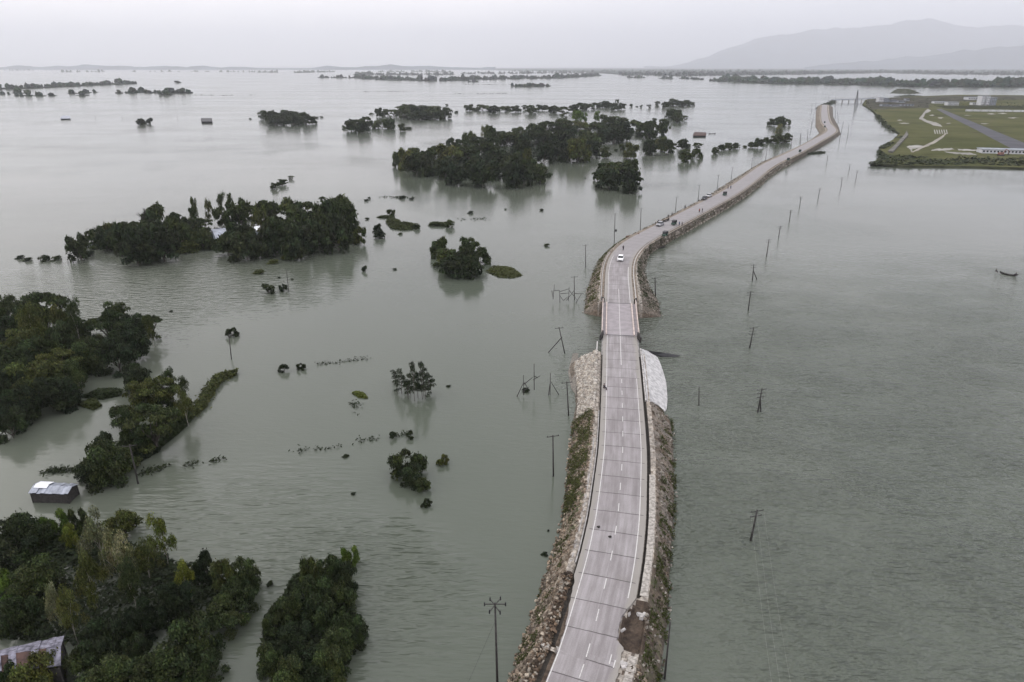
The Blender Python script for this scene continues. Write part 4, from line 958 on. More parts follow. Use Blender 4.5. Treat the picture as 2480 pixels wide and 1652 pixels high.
# white apron on the right, stone slope and grey sheet on the left
def patch(name, pts, h, m, label, kind=None, cat='slope', cols=None):
    b = MB(); vs = [Vector(p) for p in pts]; k = len(vs); c = sum(vs, Vector()) / k
    b.add([v for v in vs] + [c + Vector((0, 0, h * .3))] + [v - Vector((0, 0, h)) for v in vs], [(i, (i + 1) % k, k) for i in range(k)] + [(i, k + 1 + i, k + 1 + (i + 1) % k, (i + 1) % k) for i in range(k)])
    return tag(b.build(name, m), label, cat, kind=kind)
MA['apron'] = plain('apron_concrete', (.45, .44, .435), .85, .28, 1.3)
ap_in = [(SWR1 - .2, 4.4), ((SWR0 + SWR1) / 2, 4.4), (SWR0 - .6, 4.4)]
apx = [C('M3', 1380, 590), C('M3', 1418, 605), C('M3', 1430, 500), C('M3', 1418, 330), C('M3', 1383, 210), C('M3', 1345, 110)]
b = MB(); n_ = 16; ins = [RP(SWR0 - .6 + (SWR1 - SWR0 + .4) * i / n_, 4.32, ZR - .02) for i in range(n_ + 1)]
outp = [P(*q, .12) for q in (C('M3', 1300, 545), C('M3', 1418, 605), C('M3', 1430, 500), C('M3', 1424, 410), C('M3', 1418, 330), C('M3', 1383, 210), C('M3', 1345, 110), C('M3', 1290, 60))]
for i in range(n_ + 1):
    t = i / n_ * (len(outp) - 1); k = min(int(t), len(outp) - 2); e = outp[k].lerp(outp[k + 1], t - k)
    for j in range(7):
        g = j / 6; q = ins[i].lerp(e, g); q.z = ins[i].z * (1 - g) + .10 * g + .16; b.v.append(tuple(q))
    b.v.append((e.x, e.y, -.6))
for i in range(n_):
    for j in range(7): b.f.append((i * 8 + j, i * 8 + j + 1, (i + 1) * 8 + j + 1, (i + 1) * 8 + j)); b.mi.append(0); b.c.append((1, 1, 1))
b.f.append(tuple(range(0, 8))); b.f.append(tuple(n_ * 8 + i for i in range(7, -1, -1))); b.mi += [0, 0]; b.c += [(1, 1, 1)] * 2
tag(b.build('concrete_apron', MA['apron']), 'smooth white slope protection right of the road by the bridge', 'apron')
b = MB(); q = [P(*C('M3', 1250, 35), 1.6), P(*C('M3', 1400, 55), .7), P(*C('M3', 1545, 78), .12), P(*C('M3', 1510, 98), -.05), P(*C('M3', 1390, 92), .1), P(*C('M3', 1320, 70), .55)]
b.add([v for v in q] + [v - Vector((0, 0, .25)) for v in q], [tuple(range(6)), tuple(range(11, 5, -1))] + [(i, 6 + i, 6 + (i + 1) % 6, (i + 1) % 6) for i in range(6)])
tag(b.build('broken_slab', MA['dark']), 'dark slab fallen from the bank into the water right of the bridge end', 'slab')
# rubble: thousands of loose stones
def stones(name, label, n, srange, orange, sizes, tones, side, zadj=.05, polys=None):
    b = MB(); rr = random.Random(n); 
    ss = steps(srange[0], srange[1], 2.0); wl, wr = widths(ss, *(polys or (LW, RW)))
    ws = wl if side < 0 else wr
    for _ in range(n):
        s = rr.uniform(*srange); i = min(range(len(ss)), key=lambda k: abs(ss[k] - s)); w_ = ws[i]
        t = rr.uniform(*orange); o = 4.95 + (w_ + .25 - 4.95) * t
        z = (ZR - .14) * (1 - min(1, max(0, (o - 4.95) / (w_ - 4.95))) ** 1.15) if o > 4.95 else ZR - .1
        q = RP(s, side * o, z + zadj * rr.random()); r = rr.uniform(*sizes); k = rr.uniform(.65, 1.3); tn = rr.choice(tones)
        M_ = Matrix.Translation(q) @ Matrix.Rotation(rr.uniform(0, 6.28), 4, Vector((rr.uniform(-1, 1), rr.uniform(-1, 1), rr.uniform(-1, 1) + .01)).normalized())
        b.box((0, 0, 0), (r * rr.uniform(.7, 1.5), r, r * rr.uniform(.5, .9)), 0, 0, tuple(x * k for x in tn), rr.uniform(.6, .9), M_)
    return tag(b.build(name, MA['stone'], cols=True), label, 'stones', kind='stuff')
MA['stone'] = attr_mat('stone', .9, 6, .25, .03)
PALE = [(.40, .375, .335), (.46, .43, .39), (.30, .27, .24), (.36, .32, .27)]
MIXED = [(.30, .26, .21), (.22, .18, .14), (.13, .10, .075), (.25, .195, .145), (.10, .08, .058)]
stones('riprap', 'pale broken stones packed on the slope left of the road before the bridge', 2600, (SWL0, SEND0 - 1), (-.02, .75), (.3, .6), PALE, -1, .15)
stones('rubble', 'loose brick and stone rubble down the left slope of the near road', 2900, (0, SWL0), (-.05, 1.02), (.12, .36), MIXED, -1)
stones('rubble', 'scattered stones and clods down the right slope of the near road', 900, (0, SWR0), (0, 1.05), (.12, .36), [(.26, .24, .21), (.15, .13, .11), (.08, .065, .05)], 1)
def tufts(label, n, srange, orange, side, tint, ls, clump=.0, hmax=.5, polys=None):
    b = MB(); rr = random.Random(n + 5); ss = steps(srange[0], srange[1], 2.0); wl, wr = widths(ss, *(polys or (LW, RW))); ws = wl if side < 0 else wr
    while len(b.f) < n:
        s = rr.uniform(*srange); i = min(range(len(ss)), key=lambda k: abs(ss[k] - s)); w_ = ws[i]; t = rr.uniform(*orange); o = 4.95 + (w_ - 4.95) * t
        q = RP(s, side * o, 0)
        if nz(q.x * .55, q.y * .55, 4) < clump: 
            if rr.random() > .06: continue
        q.z = (ZR - .14) * (1 - min(1, max(0, t)) ** 1.15) + rr.uniform(.02, hmax)
        leaf(b, q, Vector((0, 0, .8)), ls * rr.uniform(.6, 1.5), ls * .45, rr, shade(rr))
    o = b.build('slope_plants', MA['leaf'], cols=True); o.color = (*TINT[tint], 1)
    return tag(o, label, 'plants', kind='stuff')
tufts('green weeds over the left slope below the stone slope', 2500, (SY - 14, SWL0 + 1), (.1, 1.05), -1, 1, .18, -.05, .8)
tufts('dark weeds among the rubble on the left slope', 2200, (2, SY - 8), (.3, 1.05), -1, 1, .15, .15, .35)
tufts('brown and green weeds on the right slope of the near road', 4200, (0, SPIT1 + 26), (.2, 1.12), 1, 1, .18, .0, .5)
tufts('few weeds on the right slope below the white apron', 900, (SPIT1 + 24, SWR0), (.3, 1.1), 1, 1, .16, .2, .35)
FAR = (LW2, RW2); EARTH = [(.24, .22, .19), (.14, .125, .10), (.09, .08, .06), (.30, .27, .24)]
stones('rubble', 'clods and stones over the left slope of the far bank', 900, (SB1 + 1, SB1 + 75), (.02, 1.03), (.1, .36), EARTH, -1, .05, FAR)
stones('rubble', 'clods and stones over the right slope of the far bank', 900, (SB1 + 1, SB1 + 75), (.05, 1.03), (.1, .36), EARTH, 1, .05, FAR)
stones('rubble', 'rough stones along the right foot of the far straight road', 1800, (SB1 + 75, SB1 + 330), (.2, 1.15), (.25, .75), EARTH, 1, .05, FAR)
stones('rubble', 'rough stones along the left foot of the far straight road', 1300, (SB1 + 75, SB1 + 330), (.0, 1.1), (.25, .7), EARTH, -1, .05, FAR)
tufts('weeds in patches on the left slope of the far bank', 1300, (SB1 + 1, SB1 + 80), (.05, 1.0), -1, 1, .28, .1, .35, FAR)
tufts('weeds in patches on the right slope of the far bank', 900, (SB1 + 1, SB1 + 80), (.1, 1.0), 1, 0, .28, .15, .35, FAR)
stones('clods', 'brown clods and pale crumbs on the washed shoulder at the lower left', 1500, (0, SE), (-.40, .12), (.10, .34), [(.10, .07, .05), (.06, .045, .03), (.28, .25, .21), (.14, .10, .07)], -1, -.22)
# lumps of broken paving in and around the washed-out hole
for lab, o, s_, sz in (('tilted pale lump of broken paving in the washed-out hole, left one', 3.15, SPIT0 + 5.6, (.5, 1.5, .3)), ('tilted pale lump of broken paving in the washed-out hole, right one', 4.7, SPIT0 + 5.4, (.45, 1.1, .35)),
                       ('short slab piece hanging at the upper rim of the washed-out hole', 4.3, SPIT1 - .6, (.7, .5, .25)), ('broken slab piece on the road side of the washed-out hole', 2.75, SPIT0 + 2.6, (.25, 1.2, .2)),
                       ('broken slab piece lying below the washed-out hole', 3.6, SPIT0 - 2.2, (.9, .5, .18)), ('second broken slab piece lying farther below the washed-out hole', 3.55, SPIT0 - 4.4, (.5, 1.0, .18))):
    b = MB(); b.box((0, 0, 0), sz, 0, 0, (1, 1, 1), .8); o_ = b.build('broken_paving', MA['paleconc'])
    q = RP(s_, o, ZR - (.75 if s_ > SPIT0 else .06)); o_.location = q; o_.rotation_euler = (rnd.uniform(-.25, .25), rnd.uniform(-.3, .3), rnd.uniform(0, 3)); tag(o_, lab, 'paving', 'broken paving pieces')
for lab, q in (('dark stone lying on the left lane by the edge line', C('B3', 795, 147)), ('dark stone lying near the centre line', C('B3', 900, 238))):
    b = MB(); b.blob((0, 0, .12), (.22, .17, .16), 3, 7, 4, .25); o_ = b.build('stone', MA['wood']); o_.location = P(*q, ZR + .02); tag(o_, lab, 'stone')
b = MB(); q0 = P(*C('M3', 742, 915), ZR - .6); b.blob((0, 0, 0), (.7, .8, .45), 9, 9, 5, .15); o_ = b.build('ochre_sack_pile', MA['ochre']); o_.location = q0; tag(o_, 'ochre sack heap on the left slope beside the kerb', 'sack')
b = MB(); w4 = [P(*C('M3', 610, 60), .9), P(*C('M3', 560, 60), .1), P(*C('M3', 515, 230), .05), P(*C('M3', 545, 380), .1), P(*C('M3', 590, 440), .3), P(*C('M3', 600, 300), 1.0)]
b.add([v for v in w4] + [v - Vector((0, 0, .5)) for v in w4], [tuple(range(6))] + [(i, 6 + i, 6 + (i + 1) % 6, (i + 1) % 6) for i in range(6)])
tag(b.build('erosion_sheet', plain('grey_sheet', (.16, .145, .125), .85, .35, 2.5)), 'greyish erosion sheet hanging into the water beside the stone slope', 'sheet')

# ------------------------------------------------------------------ bridge
BD = at((SB0 + SB1) / 2)[1]; BL = SB1 - SB0
br = thing('road_bridge', 'short concrete road bridge with pale railings across the gap in the embankment', 'bridge')
b = MB(); ss = [SB0 + BL * i / 8 for i in range(9)]
for a, c in zip(ss, ss[1:]):
    v = [RP(a, -4.15, ZR + .02), RP(a, 4.15, ZR + .02), RP(c, 4.15, ZR + .02), RP(c, -4.15, ZR + .02)]
    b.add(v + [q - Vector((0, 0, .5)) for q in v], [(0, 1, 2, 3), (7, 6, 5, 4), (0, 3, 7, 4), (1, 5, 6, 2)])
MA['deck'] = plain('deck_concrete', (.275, .25, .258), .75, .12, .6)
b.build('deck', MA['deck'], br)
for o in (-2.0, 0, 2.0):
    b = MB(); a, c = RP(SB0, o, 0), RP(SB1, o, 0)
    v = []
    for q in (a, c):
        n = at((SB0 + SB1) / 2)[2]
        v += [q - n * .25 + Vector((0, 0, ZR - 1.3)), q + n * .25 + Vector((0, 0, ZR - 1.3)), q + n * .25 + Vector((0, 0, ZR - .485)), q - n * .25 + Vector((0, 0, ZR - .485))]
    b.add(v, [(0, 1, 5, 4), (1, 2, 6, 5), (3, 0, 4, 7), (0, 3, 2, 1), (4, 5, 6, 7)]); b.build('girder', MA['concrete'], br)
for sgn in (-1, 1):
    rl = MB()
    for z0, hh in ((ZR + .25, .14), (ZR + .62, .14), (ZR + .98, .16)):
        for a, c in zip(ss, ss[1:]):
            v = [RP(a, sgn * 4.0 - .09, z0), RP(a, sgn * 4.0 + .09, z0), RP(c, sgn * 4.0 + .09, z0), RP(c, sgn * 4.0 - .09, z0)]
            rl.add(v + [q + Vector((0, 0, hh)) for q in v], [(3, 2, 1, 0), (4, 5, 6, 7), (0, 1, 5, 4), (1, 2, 6, 5), (2, 3, 7, 6), (3, 0, 4, 7)])
    ro = rl.build('railing', MA['rail'], br)
    for i in range(13):
        p = MB(); q = RP(SB0 + BL * i / 12, sgn * 4.0, ZR + .57); p.box(q, (.2, .2, 1.15), math.atan2(BD.y, BD.x)); p.build('post', MA['rail'], ro)
    kb = MB()
    for a, c in zip(ss, ss[1:]):
        v = [RP(a, sgn * 3.05 - .15, ZR + .024), RP(a, sgn * 3.05 + .15, ZR + .024), RP(c, sgn * 3.05 + .15, ZR + .024), RP(c, sgn * 3.05 - .15, ZR + .024)]
        kb.add(v + [q + Vector((0, 0, .28)) for q in v], [(4, 5, 6, 7), (0, 1, 5, 4), (1, 2, 6, 5), (2, 3, 7, 6), (3, 0, 4, 7)])
    kb.build('kerb', MA['rail'], br)
    for s_, sg in ((SB0 - .9, -1), (SB1 + 1.0, 1)):
        e = MB(); q0 = RP(s_ - sg * .6, sgn * 3.75, ZR + .02); q1 = RP(s_ + sg * 1.6, sgn * 4.35, ZR + .02)
        d_ = (q1 - q0).normalized(); n = Vector((d_.y, -d_.x, 0)) * .14
        v = [q0 - n, q0 + n, q1 + n, q1 - n]; top = [q0 - n + Vector((0, 0, 1.1)), q0 + n + Vector((0, 0, 1.1)), q1 + n + Vector((0, 0, .75)), q1 - n + Vector((0, 0, .75))]
        e.add([q - Vector((0, 0, .5)) for q in v] + top, [(3, 2, 1, 0), (4, 5, 6, 7), (0, 1, 5, 4), (1, 2, 6, 5), (2, 3, 7, 6), (3, 0, 4, 7)]); e.build('end_wall', MA['wood'], br)
for s_ in (SB0, SB1):
    j = MB(); v = [RP(s_ - .16, -3.0, ZR + .044), RP(s_ - .16, 3.0, ZR + .044), RP(s_ + .16, 3.0, ZR + .044), RP(s_ + .16, -3.0, ZR + .044)]
    j.add(v, [(0, 1, 2, 3)]); j.build('expansion_joint', MA['dark'], br)
def abut(s0, s1, hw):
    b = MB(); v = [RP(s0, -hw, ZR - .36), RP(s0, hw, ZR - .36), RP(s1, hw, ZR - .36), RP(s1, -hw, ZR - .36)]
    b.add(v + [q - Vector((0, 0, ZR + .8)) for q in v], [(0, 1, 2, 3), (0, 4, 5, 1), (1, 5, 6, 2), (2, 6, 7, 3), (3, 7, 4, 0)]); b.build('abutment', MA['concrete'], br)
abut(SEND0 - 2, SB0 - .02, 3.95); abut(SB1 + .02, SB1 + 1.6, 3.95)
cmark = MB()
for a, c in zip(ss, ss[1:]):
    v = [RP(a, -.06, ZR + .027), RP(a, .06, ZR + .027), RP(c, .06, ZR + .027), RP(c, -.06, ZR + .027)]; cmark.add(v, [(0, 1, 2, 3)])
cmark.build('centre_line', MA['paint'], br)

# ------------------------------------------------------------------ poles
def pole(label, bx, by, tx, ty, arms=1, r=.13, z0=0.0, group=None, brace=None, ring=False, box=False, guy=None):
    p0 = P(bx, by, z0); p1 = PY(tx, ty, p0.y); L = p1 - p0
    o = thing('utility_pole' if arms or ring else 'wooden_post', label, 'pole', p0, 0, group)
    b = MB(); b.tube((0, 0, -2.0) if L.z > 2 else (0, 0, -.8), L, r * 1.25, r * .75, 7); b.build('pole_shaft', MA['wood'], o, True)
    ax = L.normalized(); side = Vector((1, .25, 0)).normalized()
    for k in range(arms):
        c = L - ax * (.25 + .75 * k); wd = .95 - .12 * k
        b = MB(); b.tube(c - side * wd, c + side * wd + Vector((0, 0, .03)), .06, .06, 4)
        ar = b.build('crossarm', MA['wood'], o)
        for t in (-.9, 0, .9):
            if t == 0 and k: continue
            i_ = MB(); q = c + side * wd * t; i_.tube(q, q + ax * .22, .05, .035, 5); i_.build('insulator', MA['dark'], ar)
    if ring:
        for a in range(3):
            sd_ = Vector((math.cos(a * 1.047), math.sin(a * 1.047), 0)); c = L - ax * (.15 + .1 * a)
            b = MB(); b.tube(c - sd_ * 1.0, c + sd_ * 1.0, .05, .05, 4); ar = b.build('crossarm', MA['wood'], o)
            for t in (-1, 1):
                i_ = MB(); i_.tube(c + sd_ * t - Vector((0, 0, .2)), c + sd_ * t + Vector((0, 0, .22)), .08, .06, 5); i_.build('insulator', MA['dark'], ar)
    if brace:
        q = P(*brace) - p0; b = MB(); b.tube(L * .62, q - Vector((0, 0, .6)), r * .8, r * .9, 6); b.build('brace', MA['wood'], o)
    if box:
        b = MB(); b.box(L * .45 + Vector((.45, 0, 0)), (.6, .5, .8)); b.build('transformer', MA['dark'], o)
    if guy:
        q = P(*guy) - p0; b = MB(); b.tube(L * .8, q, .012, .012, 3); b.build('guy_wire', MA['dark'], o)
    return o, p0, p1
GR = 'utility poles in the water right of the road'
RIGHT = [(1724, 1243, 1741, 1172, 2, 'leaning pole nearest the viewer in the right-hand water, arms at its top'), (1741, 948, 1752, 893, 3, 'leaning pole with three arms and a forked foot, right of the white apron'),
 (1722, 800, 1733, 752, 3, 'leaning pole right of the near bridge end'), (1720, 714, 1726, 670, 2, 'pole level with the far bridge end in the right-hand water'),
 (1730, 645, 1733, 608, 2, 'pole propped by a slanting brace in the right-hand water'), (1762, 590, 1768, 550, 2, 'leaning pole just beyond the propped pole'),
 (1790, 545, 1794, 520, 2, 'second pole beyond the propped pole in the right-hand row'), (1815, 510, 1818, 483, 2, 'third pole beyond the propped pole in the right-hand row'),
 (1839, 475, 1841, 452, 2, 'fourth pole beyond the propped pole in the right-hand row'), (1881, 455, 1885, 433, 2, 'fifth pole beyond the propped pole in the right-hand row'),
 (1934, 430, 1936, 408, 2, 'sixth pole beyond the propped pole in the right-hand row'), (1968, 412, 1971, 392, 2, 'pole nearest the corner of the green field'),
 (1952, 394, 1954, 378, 1, 'short pole beyond the one nearest the green field corner'), (1901, 376, 1903, 358, 1, 'farthest short pole, by the spit off the far road')]
PT = []
for i, (a, b_, c, d, k, lab) in enumerate(RIGHT):
    br_ = D(1742, 641) if i == 4 else D(1733, 940) if i == 1 else None
    br_ = D(1750, 946) if i == 1 else br_
    PT.append(pole(lab, *D(a, b_), *D(c, d), k, .14, 0, GR, br_))
GL = 'utility poles along the left of the road'
for i, (a, b_, c, d, k, z0, lab, kw) in enumerate([
 (1144, 1578, 1138, 1386, 0, 0, 'tall pole with a crown of arms left of the road at the bottom edge', dict(ring=True, guy=D(1075, 1572))),
 (1273, 1095, 1271, 1000, 1, 0, 'upright single-arm pole in the water left of the ochre sacks', {}), (1309, 955, 1303, 877, 1, 0, 'slightly bent pole beside the stone slope', {}),
 (1303, 812, 1285, 752, 1, 0, 'leaning pole with a long prop forming a letter A left of the bridge', dict(brace=D(1256, 810))), (1321, 690, 1320, 635, 1, 0, 'cross-armed pole beside the fishing frames left of the far bank', {}),
 (1347, 615, 1346, 562, 1, 0, 'cross-armed pole in the water left of the white car', {}), (1412, 562, 1414, 490, 1, 0, 'tall pole with a transformer on the outside of the bend', dict(box=True)),
 (1472, 532, 1474, 478, 1, 1, 'first pole on the left bank after the bend', {}), (1552, 489, 1556, 452, 1, 1, 'second pole on the left bank after the bend', {}), (1605, 459, 1608, 425, 1, 1, 'third pole on the left bank after the bend', {}),
 (1649, 433, 1652, 402, 1, 1, 'fourth pole on the left bank after the bend', {}), (1681, 412, 1684, 385, 1, 1, 'fifth pole on the left bank after the bend', {}), (1727, 389, 1730, 363, 1, 1, 'sixth pole on the left bank after the bend', {}),
 (1760, 364, 1764, 342, 1, 1, 'seventh pole on the left bank after the bend', {}), (1800, 344, 1803, 324, 1, 0, 'eighth pole left of the far road', {}), (1838, 327, 1841, 306, 1, 0, 'ninth pole left of the far road', {})]):
    pole(lab, *D(a, b_), *D(c, d), k, .115, z0, GL, **kw)
GF = 'thin posts around the far road turn'
far_posts = [(403, 800, 405, 725), (415, 880, 418, 815), (398, 965, 402, 890), (440, 760, 442, 700), (365, 1070, 368, 960), (300, 1100, 303, 1005), (215, 1130, 217, 1045), (130, 1180, 133, 1110), (65, 1220, 67, 1135), (660, 1045, 695, 890), (735, 1030, 745, 915), (620, 860, 622, 770), (650, 900, 640, 800), (560, 690, 560, 650), (620, 690, 620, 645)]
for i, (a, b_, c, d) in enumerate(sorted(far_posts)):
    wh = 'leftmost' if i == 0 else 'rightmost' if i == 14 else ORD[i] + 'from the left' if i < 8 else ORD[14 - i] + 'from the right'
    pole(f'thin far post, {wh} of those around the far road turn', *C('T4', a, b_), *C('T4', c, d), 0, .16, 0, GF)
pole('bare post standing in the water below the white apron', *D(1609, 932), *D(1607, 888), 0, .10)
pole('straight bare pole at the foot of the right slope near the bottom edge', *C('B3', 1405, 1540), *C('B3', 1455, 1015), 0, .10)
pole('thin bare pole between two spiky bushes in the left water', *D(664, 672), *D(658, 618), 0, .09)
pole('lone thin trunk with a leafy top right of the left grove', *D(531, 826), *D(526, 768), 0, .10)
pole('leaning pole in the water at the lower end of the levee', *D(317, 1112), *D(298, 1022), 1, .12)
pole('thin pole at the right end of the left island', *C('U2', 895, 600), *C('U2', 890, 510), 0, .10)
pole('dark post at the right corner of the far bank', *C('U3', 1325, 1060), *C('U3', 1316, 880), 1, .16, 0)
for i, (zx, zy, zt) in enumerate([(875, 870, 830), (1122, 870, 832), (1632, 870, 840)]):
    pole(('left', 'middle', 'right')[i] + ' one of three faint far posts left of the dark far hut', *C('T1', zx, zy), *C('T1', zx, zt), 0, .12, 0, 'faint far posts in the left water')
# wires from the nearest right-hand pole
p1 = PT[0][2]; tg = P(*D(1733, 1640), 9.5)
for k, off in enumerate((-.85, -.1, .85)):
    b = MB(); a = p1 + Vector((off, 0, -.1)); e = tg + Vector((off, -12, 0)); pts_ = []
    for i in range(13):
        t = i / 12; q = a.lerp(e, t); q.z -= 1.2 * 4 * t * (1 - t); pts_.append(q)
    b.path(pts_, [.005] * 13, 4)
    tag(b.build('power_line', MA['concrete']), f"{('left', 'middle', 'right')[k]} wire running from the nearest right-hand pole out of the bottom edge", 'wire', 'wires of the nearest right-hand pole')

# stick frames and dead branches in the water
def sticks(name, label, c, segs, r=.085, cat='frame'):
    b = MB()
    y0 = max(s_[1] for s_ in segs); y1 = max(s_[3] for s_ in segs); base = P(*C(c, segs[0][0], max(y0, y1))); Y = base.y
    for x1, y1_, x2, y2 in segs:
        a, e = PY(*C(c, x1, y1_), Y), PY(*C(c, x2, y2), Y); j = rnd.uniform(-.4, .4); a.y += j; e.y -= j
        b.tube(a, e, r, r * .6, 5)
    return tag(b.build(name, MA['wood']), label, cat)
sticks('stick_frame', 'ruined fishing frame of sticks left of the far bank', 'U3', [(378, 1085, 390, 940), (365, 1000, 380, 1080), (440, 1110, 438, 1000), (520, 1095, 526, 970), (390, 1000, 440, 1000), (440, 1010, 530, 985), (440, 1050, 470, 1090), (470, 1090, 520, 1060), (526, 1000, 600, 1090), (575, 1030, 660, 1030), (590, 1110, 640, 1030), (500, 1090, 575, 1000), (445, 1030, 525, 1025)])
sticks('stick_frame', 'tangle of drowned sticks with a clump of leaves left of the stone slope', 'M3', [(108, 440, 106, 265), (45, 450, 110, 330), (110, 345, 190, 280), (110, 400, 160, 370), (205, 400, 203, 150), (195, 300, 260, 270), (200, 260, 235, 290), (115, 330, 150, 390)])
sticks('stick_frame', 'leafless tripod of sticks beside the bent pole', 'M3', [(350, 440, 353, 240), (335, 440, 352, 330), (430, 440, 358, 320)])
x, y = C('M3', 130, 385); p = P(x, y, .5); plant('b', (p.x, p.y, 0), 2.2, 1.1, 5, 1, 'small clump of leaves caught in the drowned sticks', None, 'bush')
sticks('bare_tree', 'bare whitish dead tree on top of the left island', 'U1', [(1310, 480, 1312, 330), (1312, 345, 1330, 245), (1312, 340, 1265, 285), (1290, 320, 1250, 300), (1320, 300, 1345, 255), (1312, 350, 1350, 310), (1325, 280, 1318, 240)], .16, 'tree')

# ------------------------------------------------------------------ people
def tube_mesh(b, pts, rs, n=7): b.path(pts, rs, n)
def make_person(sit=False):
    o = thing('person', 'x', 'person')
    bm_v, bm_e, rad = [], [], []
    def v(p, r): bm_v.append(p); rad.append(r); return len(bm_v) - 1
    if sit: hipz = .38; kn = [(s * .11, -.42, .42) for s in (-1, 1)]; ft = [(s * .12, -.45, .06) for s in (-1, 1)]; toe = [(s * .13, -.60, .03) for s in (-1, 1)]
    else: hipz = .90; kn = [(-.10, -.10, .49), (.10, .08, .48)]; ft = [(-.11, -.14, .08), (.11, .22, .09)]; toe = [(-.12, -.30, .03), (.12, .08, .03)]
    pel = v((0, 0, hipz), .13); ch = v((0, -.02, hipz + .28), .15); sh = v((0, 0, hipz + .5), .13); nk = v((0, -.01, hipz + .6), .055); hd = v((0, -.03, hipz + .73), .10); tp = v((0, -.02, hipz + .82), .07)
    bm_e += [(pel, ch), (ch, sh), (sh, nk), (nk, hd), (hd, tp)]
    ns = v((0, -.12, hipz + .71), .02); bm_e.append((hd, ns))
    for i, s in enumerate((-1, 1)):
        h = v((s * .10, 0, hipz - .05), .095); k = v(kn[i], .062); f = v(ft[i], .045); t = v(toe[i], .035); bm_e += [(pel, h), (h, k), (k, f), (f, t)]
        a = v((s * .2, 0, hipz + .48), .06); e = v((s * .26, .04, hipz + .22), .045); w_ = v((s * .23, -.12 if s < 0 else -.06, hipz + .0), .034); hn = v((s * .22, -.16 if s < 0 else -.08, hipz - .09), .03); bm_e += [(sh, a), (a, e), (e, w_), (w_, hn)]
        for q in range(3): fg = v((s * (.20 + .02 * q), -.19 if s < 0 else -.10, hipz - .16), .011); bm_e.append((hn, fg))
    me = bpy.data.meshes.new('body'); me.from_pydata(bm_v, bm_e, []); me.materials.append(MA['skin'])
    bo = bpy.data.objects.new('body', me); COL.objects.link(bo); bo.parent = o
    md = bo.modifiers.new('skin', 'SKIN')
    if not me.skin_vertices: 
        pass
    for i, r in enumerate(rad): me.skin_vertices[0].data[i].radius = (r, r)
    me.skin_vertices[0].data[0].use_root = True
    ss_ = bo.modifiers.new('sub', 'SUBSURF'); ss_.levels = 1; ss_.render_levels = 1
    b = MB(); tube_mesh(b, [(0, 0, hipz - .08), (0, -.02, hipz + .2), (0, -.01, hipz + .44), (0, 0, hipz + .56)], [.185, .19, .21, .09], 9)
    for s in (-1, 1): tube_mesh(b, [(s * .15, 0, hipz + .5), (s * .23, .03, hipz + .34), (s * .26, .04, hipz + .24)], [.09, .075, .07], 7)
    b.build('shirt', MA['cloth_blue'], o, True)
    b = MB()
    for i, s in enumerate((-1, 1)): tube_mesh(b, [(s * .09, 0, hipz + .04), tuple((Vector((s * .10, 0, hipz - .05)) + Vector(kn[i])) / 2), kn[i], tuple(Vector(ft[i]) + Vector((0, 0, .06)))], [.13, .11, .085, .075], 7)
    b.build('trousers', MA['cloth_dark'], o, True)
    b = MB(); b.blob((0, -.005, hipz + .775), (.105, .115, .09), 4, 8, 5, .05); b.build('hair', MA['dark'], o, True)
    return o
proto_stand = None
def person(px, z, rz, label, shirt, sit=False, sc_=1.0, group='people on the road', xy=None):
    global proto_stand
    p = P(*px, z) if px else Vector(xy)
    o = make_person(sit); o.name = 'person'; o.location = p; o.rotation_euler = (0, 0, rz); o['label'] = label; o['group'] = group; o.scale = (sc_,) * 3
    for ch in o.children:
        if ch.name.startswith('shirt'): ch.data.materials[0] = MA[shirt]
    return o

# ------------------------------------------------------------------ vehicles
def prism(b, prof, w_, mi=0, inset=0.0, topz=9, col=(1, 1, 1)):
    k = len(prof); vs = []
    for s in (-1, 1):
        for y, z in prof: vs.append((s * (w_ / 2 - (inset if z > topz else 0)), y, z))
    b.add(vs, [tuple(range(k - 1, -1, -1)), tuple(range(k, 2 * k))] + [(i, (i + 1) % k, k + (i + 1) % k, k + i) for i in range(k)], mi, col)
def make_car(paint, label, loc, rz, group):
    o = thing('car', label, 'car', loc, rz, group)
    b = MB(); prism(b, [(-2.05, .32), (-2.1, .6), (-1.95, .82), (-1.0, .95), (1.55, .98), (2.0, .92), (2.1, .6), (2.05, .32)], 1.72); b.build('body', paint, o)
    b = MB(); prism(b, [(-1.05, .94), (-.35, 1.42), (1.2, 1.45), (1.75, .97)], 1.58, 0, .14, 1.2); b.build('cabin', MA['glass'], o)
    b = MB(); prism(b, [(-.36, 1.425), (-.3, 1.49), (1.15, 1.51), (1.22, 1.455)], 1.36); b.build('roof', paint, o)
    for sx in (-1, 1):
        for y in (-1.3, 1.3):
            b = MB(); b.tube((sx * .72, y, .32), (sx * .88, y, .32), .32, .32, 12); wh = b.build('wheel', MA['rubber'], o)
            b = MB(); b.tube((sx * .86, y, .32), (sx * .895, y, .32), .19, .17, 10); b.build('rim', MA['tin'], wh)
        b = MB(); b.box((sx * .62, -2.04, .68), (.36, .1, .16)); b.build('headlight', MA['lampglass'], o)
        b = MB(); b.box((sx * .66, 2.07, .72), (.28, .08, .18)); b.build('tail_light', MA['cloth_red'], o)
        b = MB(); b.box((sx * .92, -.75, 1.0), (.16, .1, .12)); b.build('mirror', paint, o)
        for y0, y1 in ((-.72, .28), (.36, 1.3)):
            pass
    b = MB(); b.box((0, -2.09, .45), (1.1, .06, .2)); b.build('grille', MA['dark'], o)
    return o
def on_road(px, dz=.02): return P(*px, ZR + dz)
def road_dir(p): d = at(s_of(p))[1]; return math.atan2(-d.x, d.y)
p = on_road(C('U3', 998, 722)); make_car(MA['white'], 'white car driving towards the viewer on the curve beyond the bridge', p, road_dir(p) + .0, 'vehicles on the road')
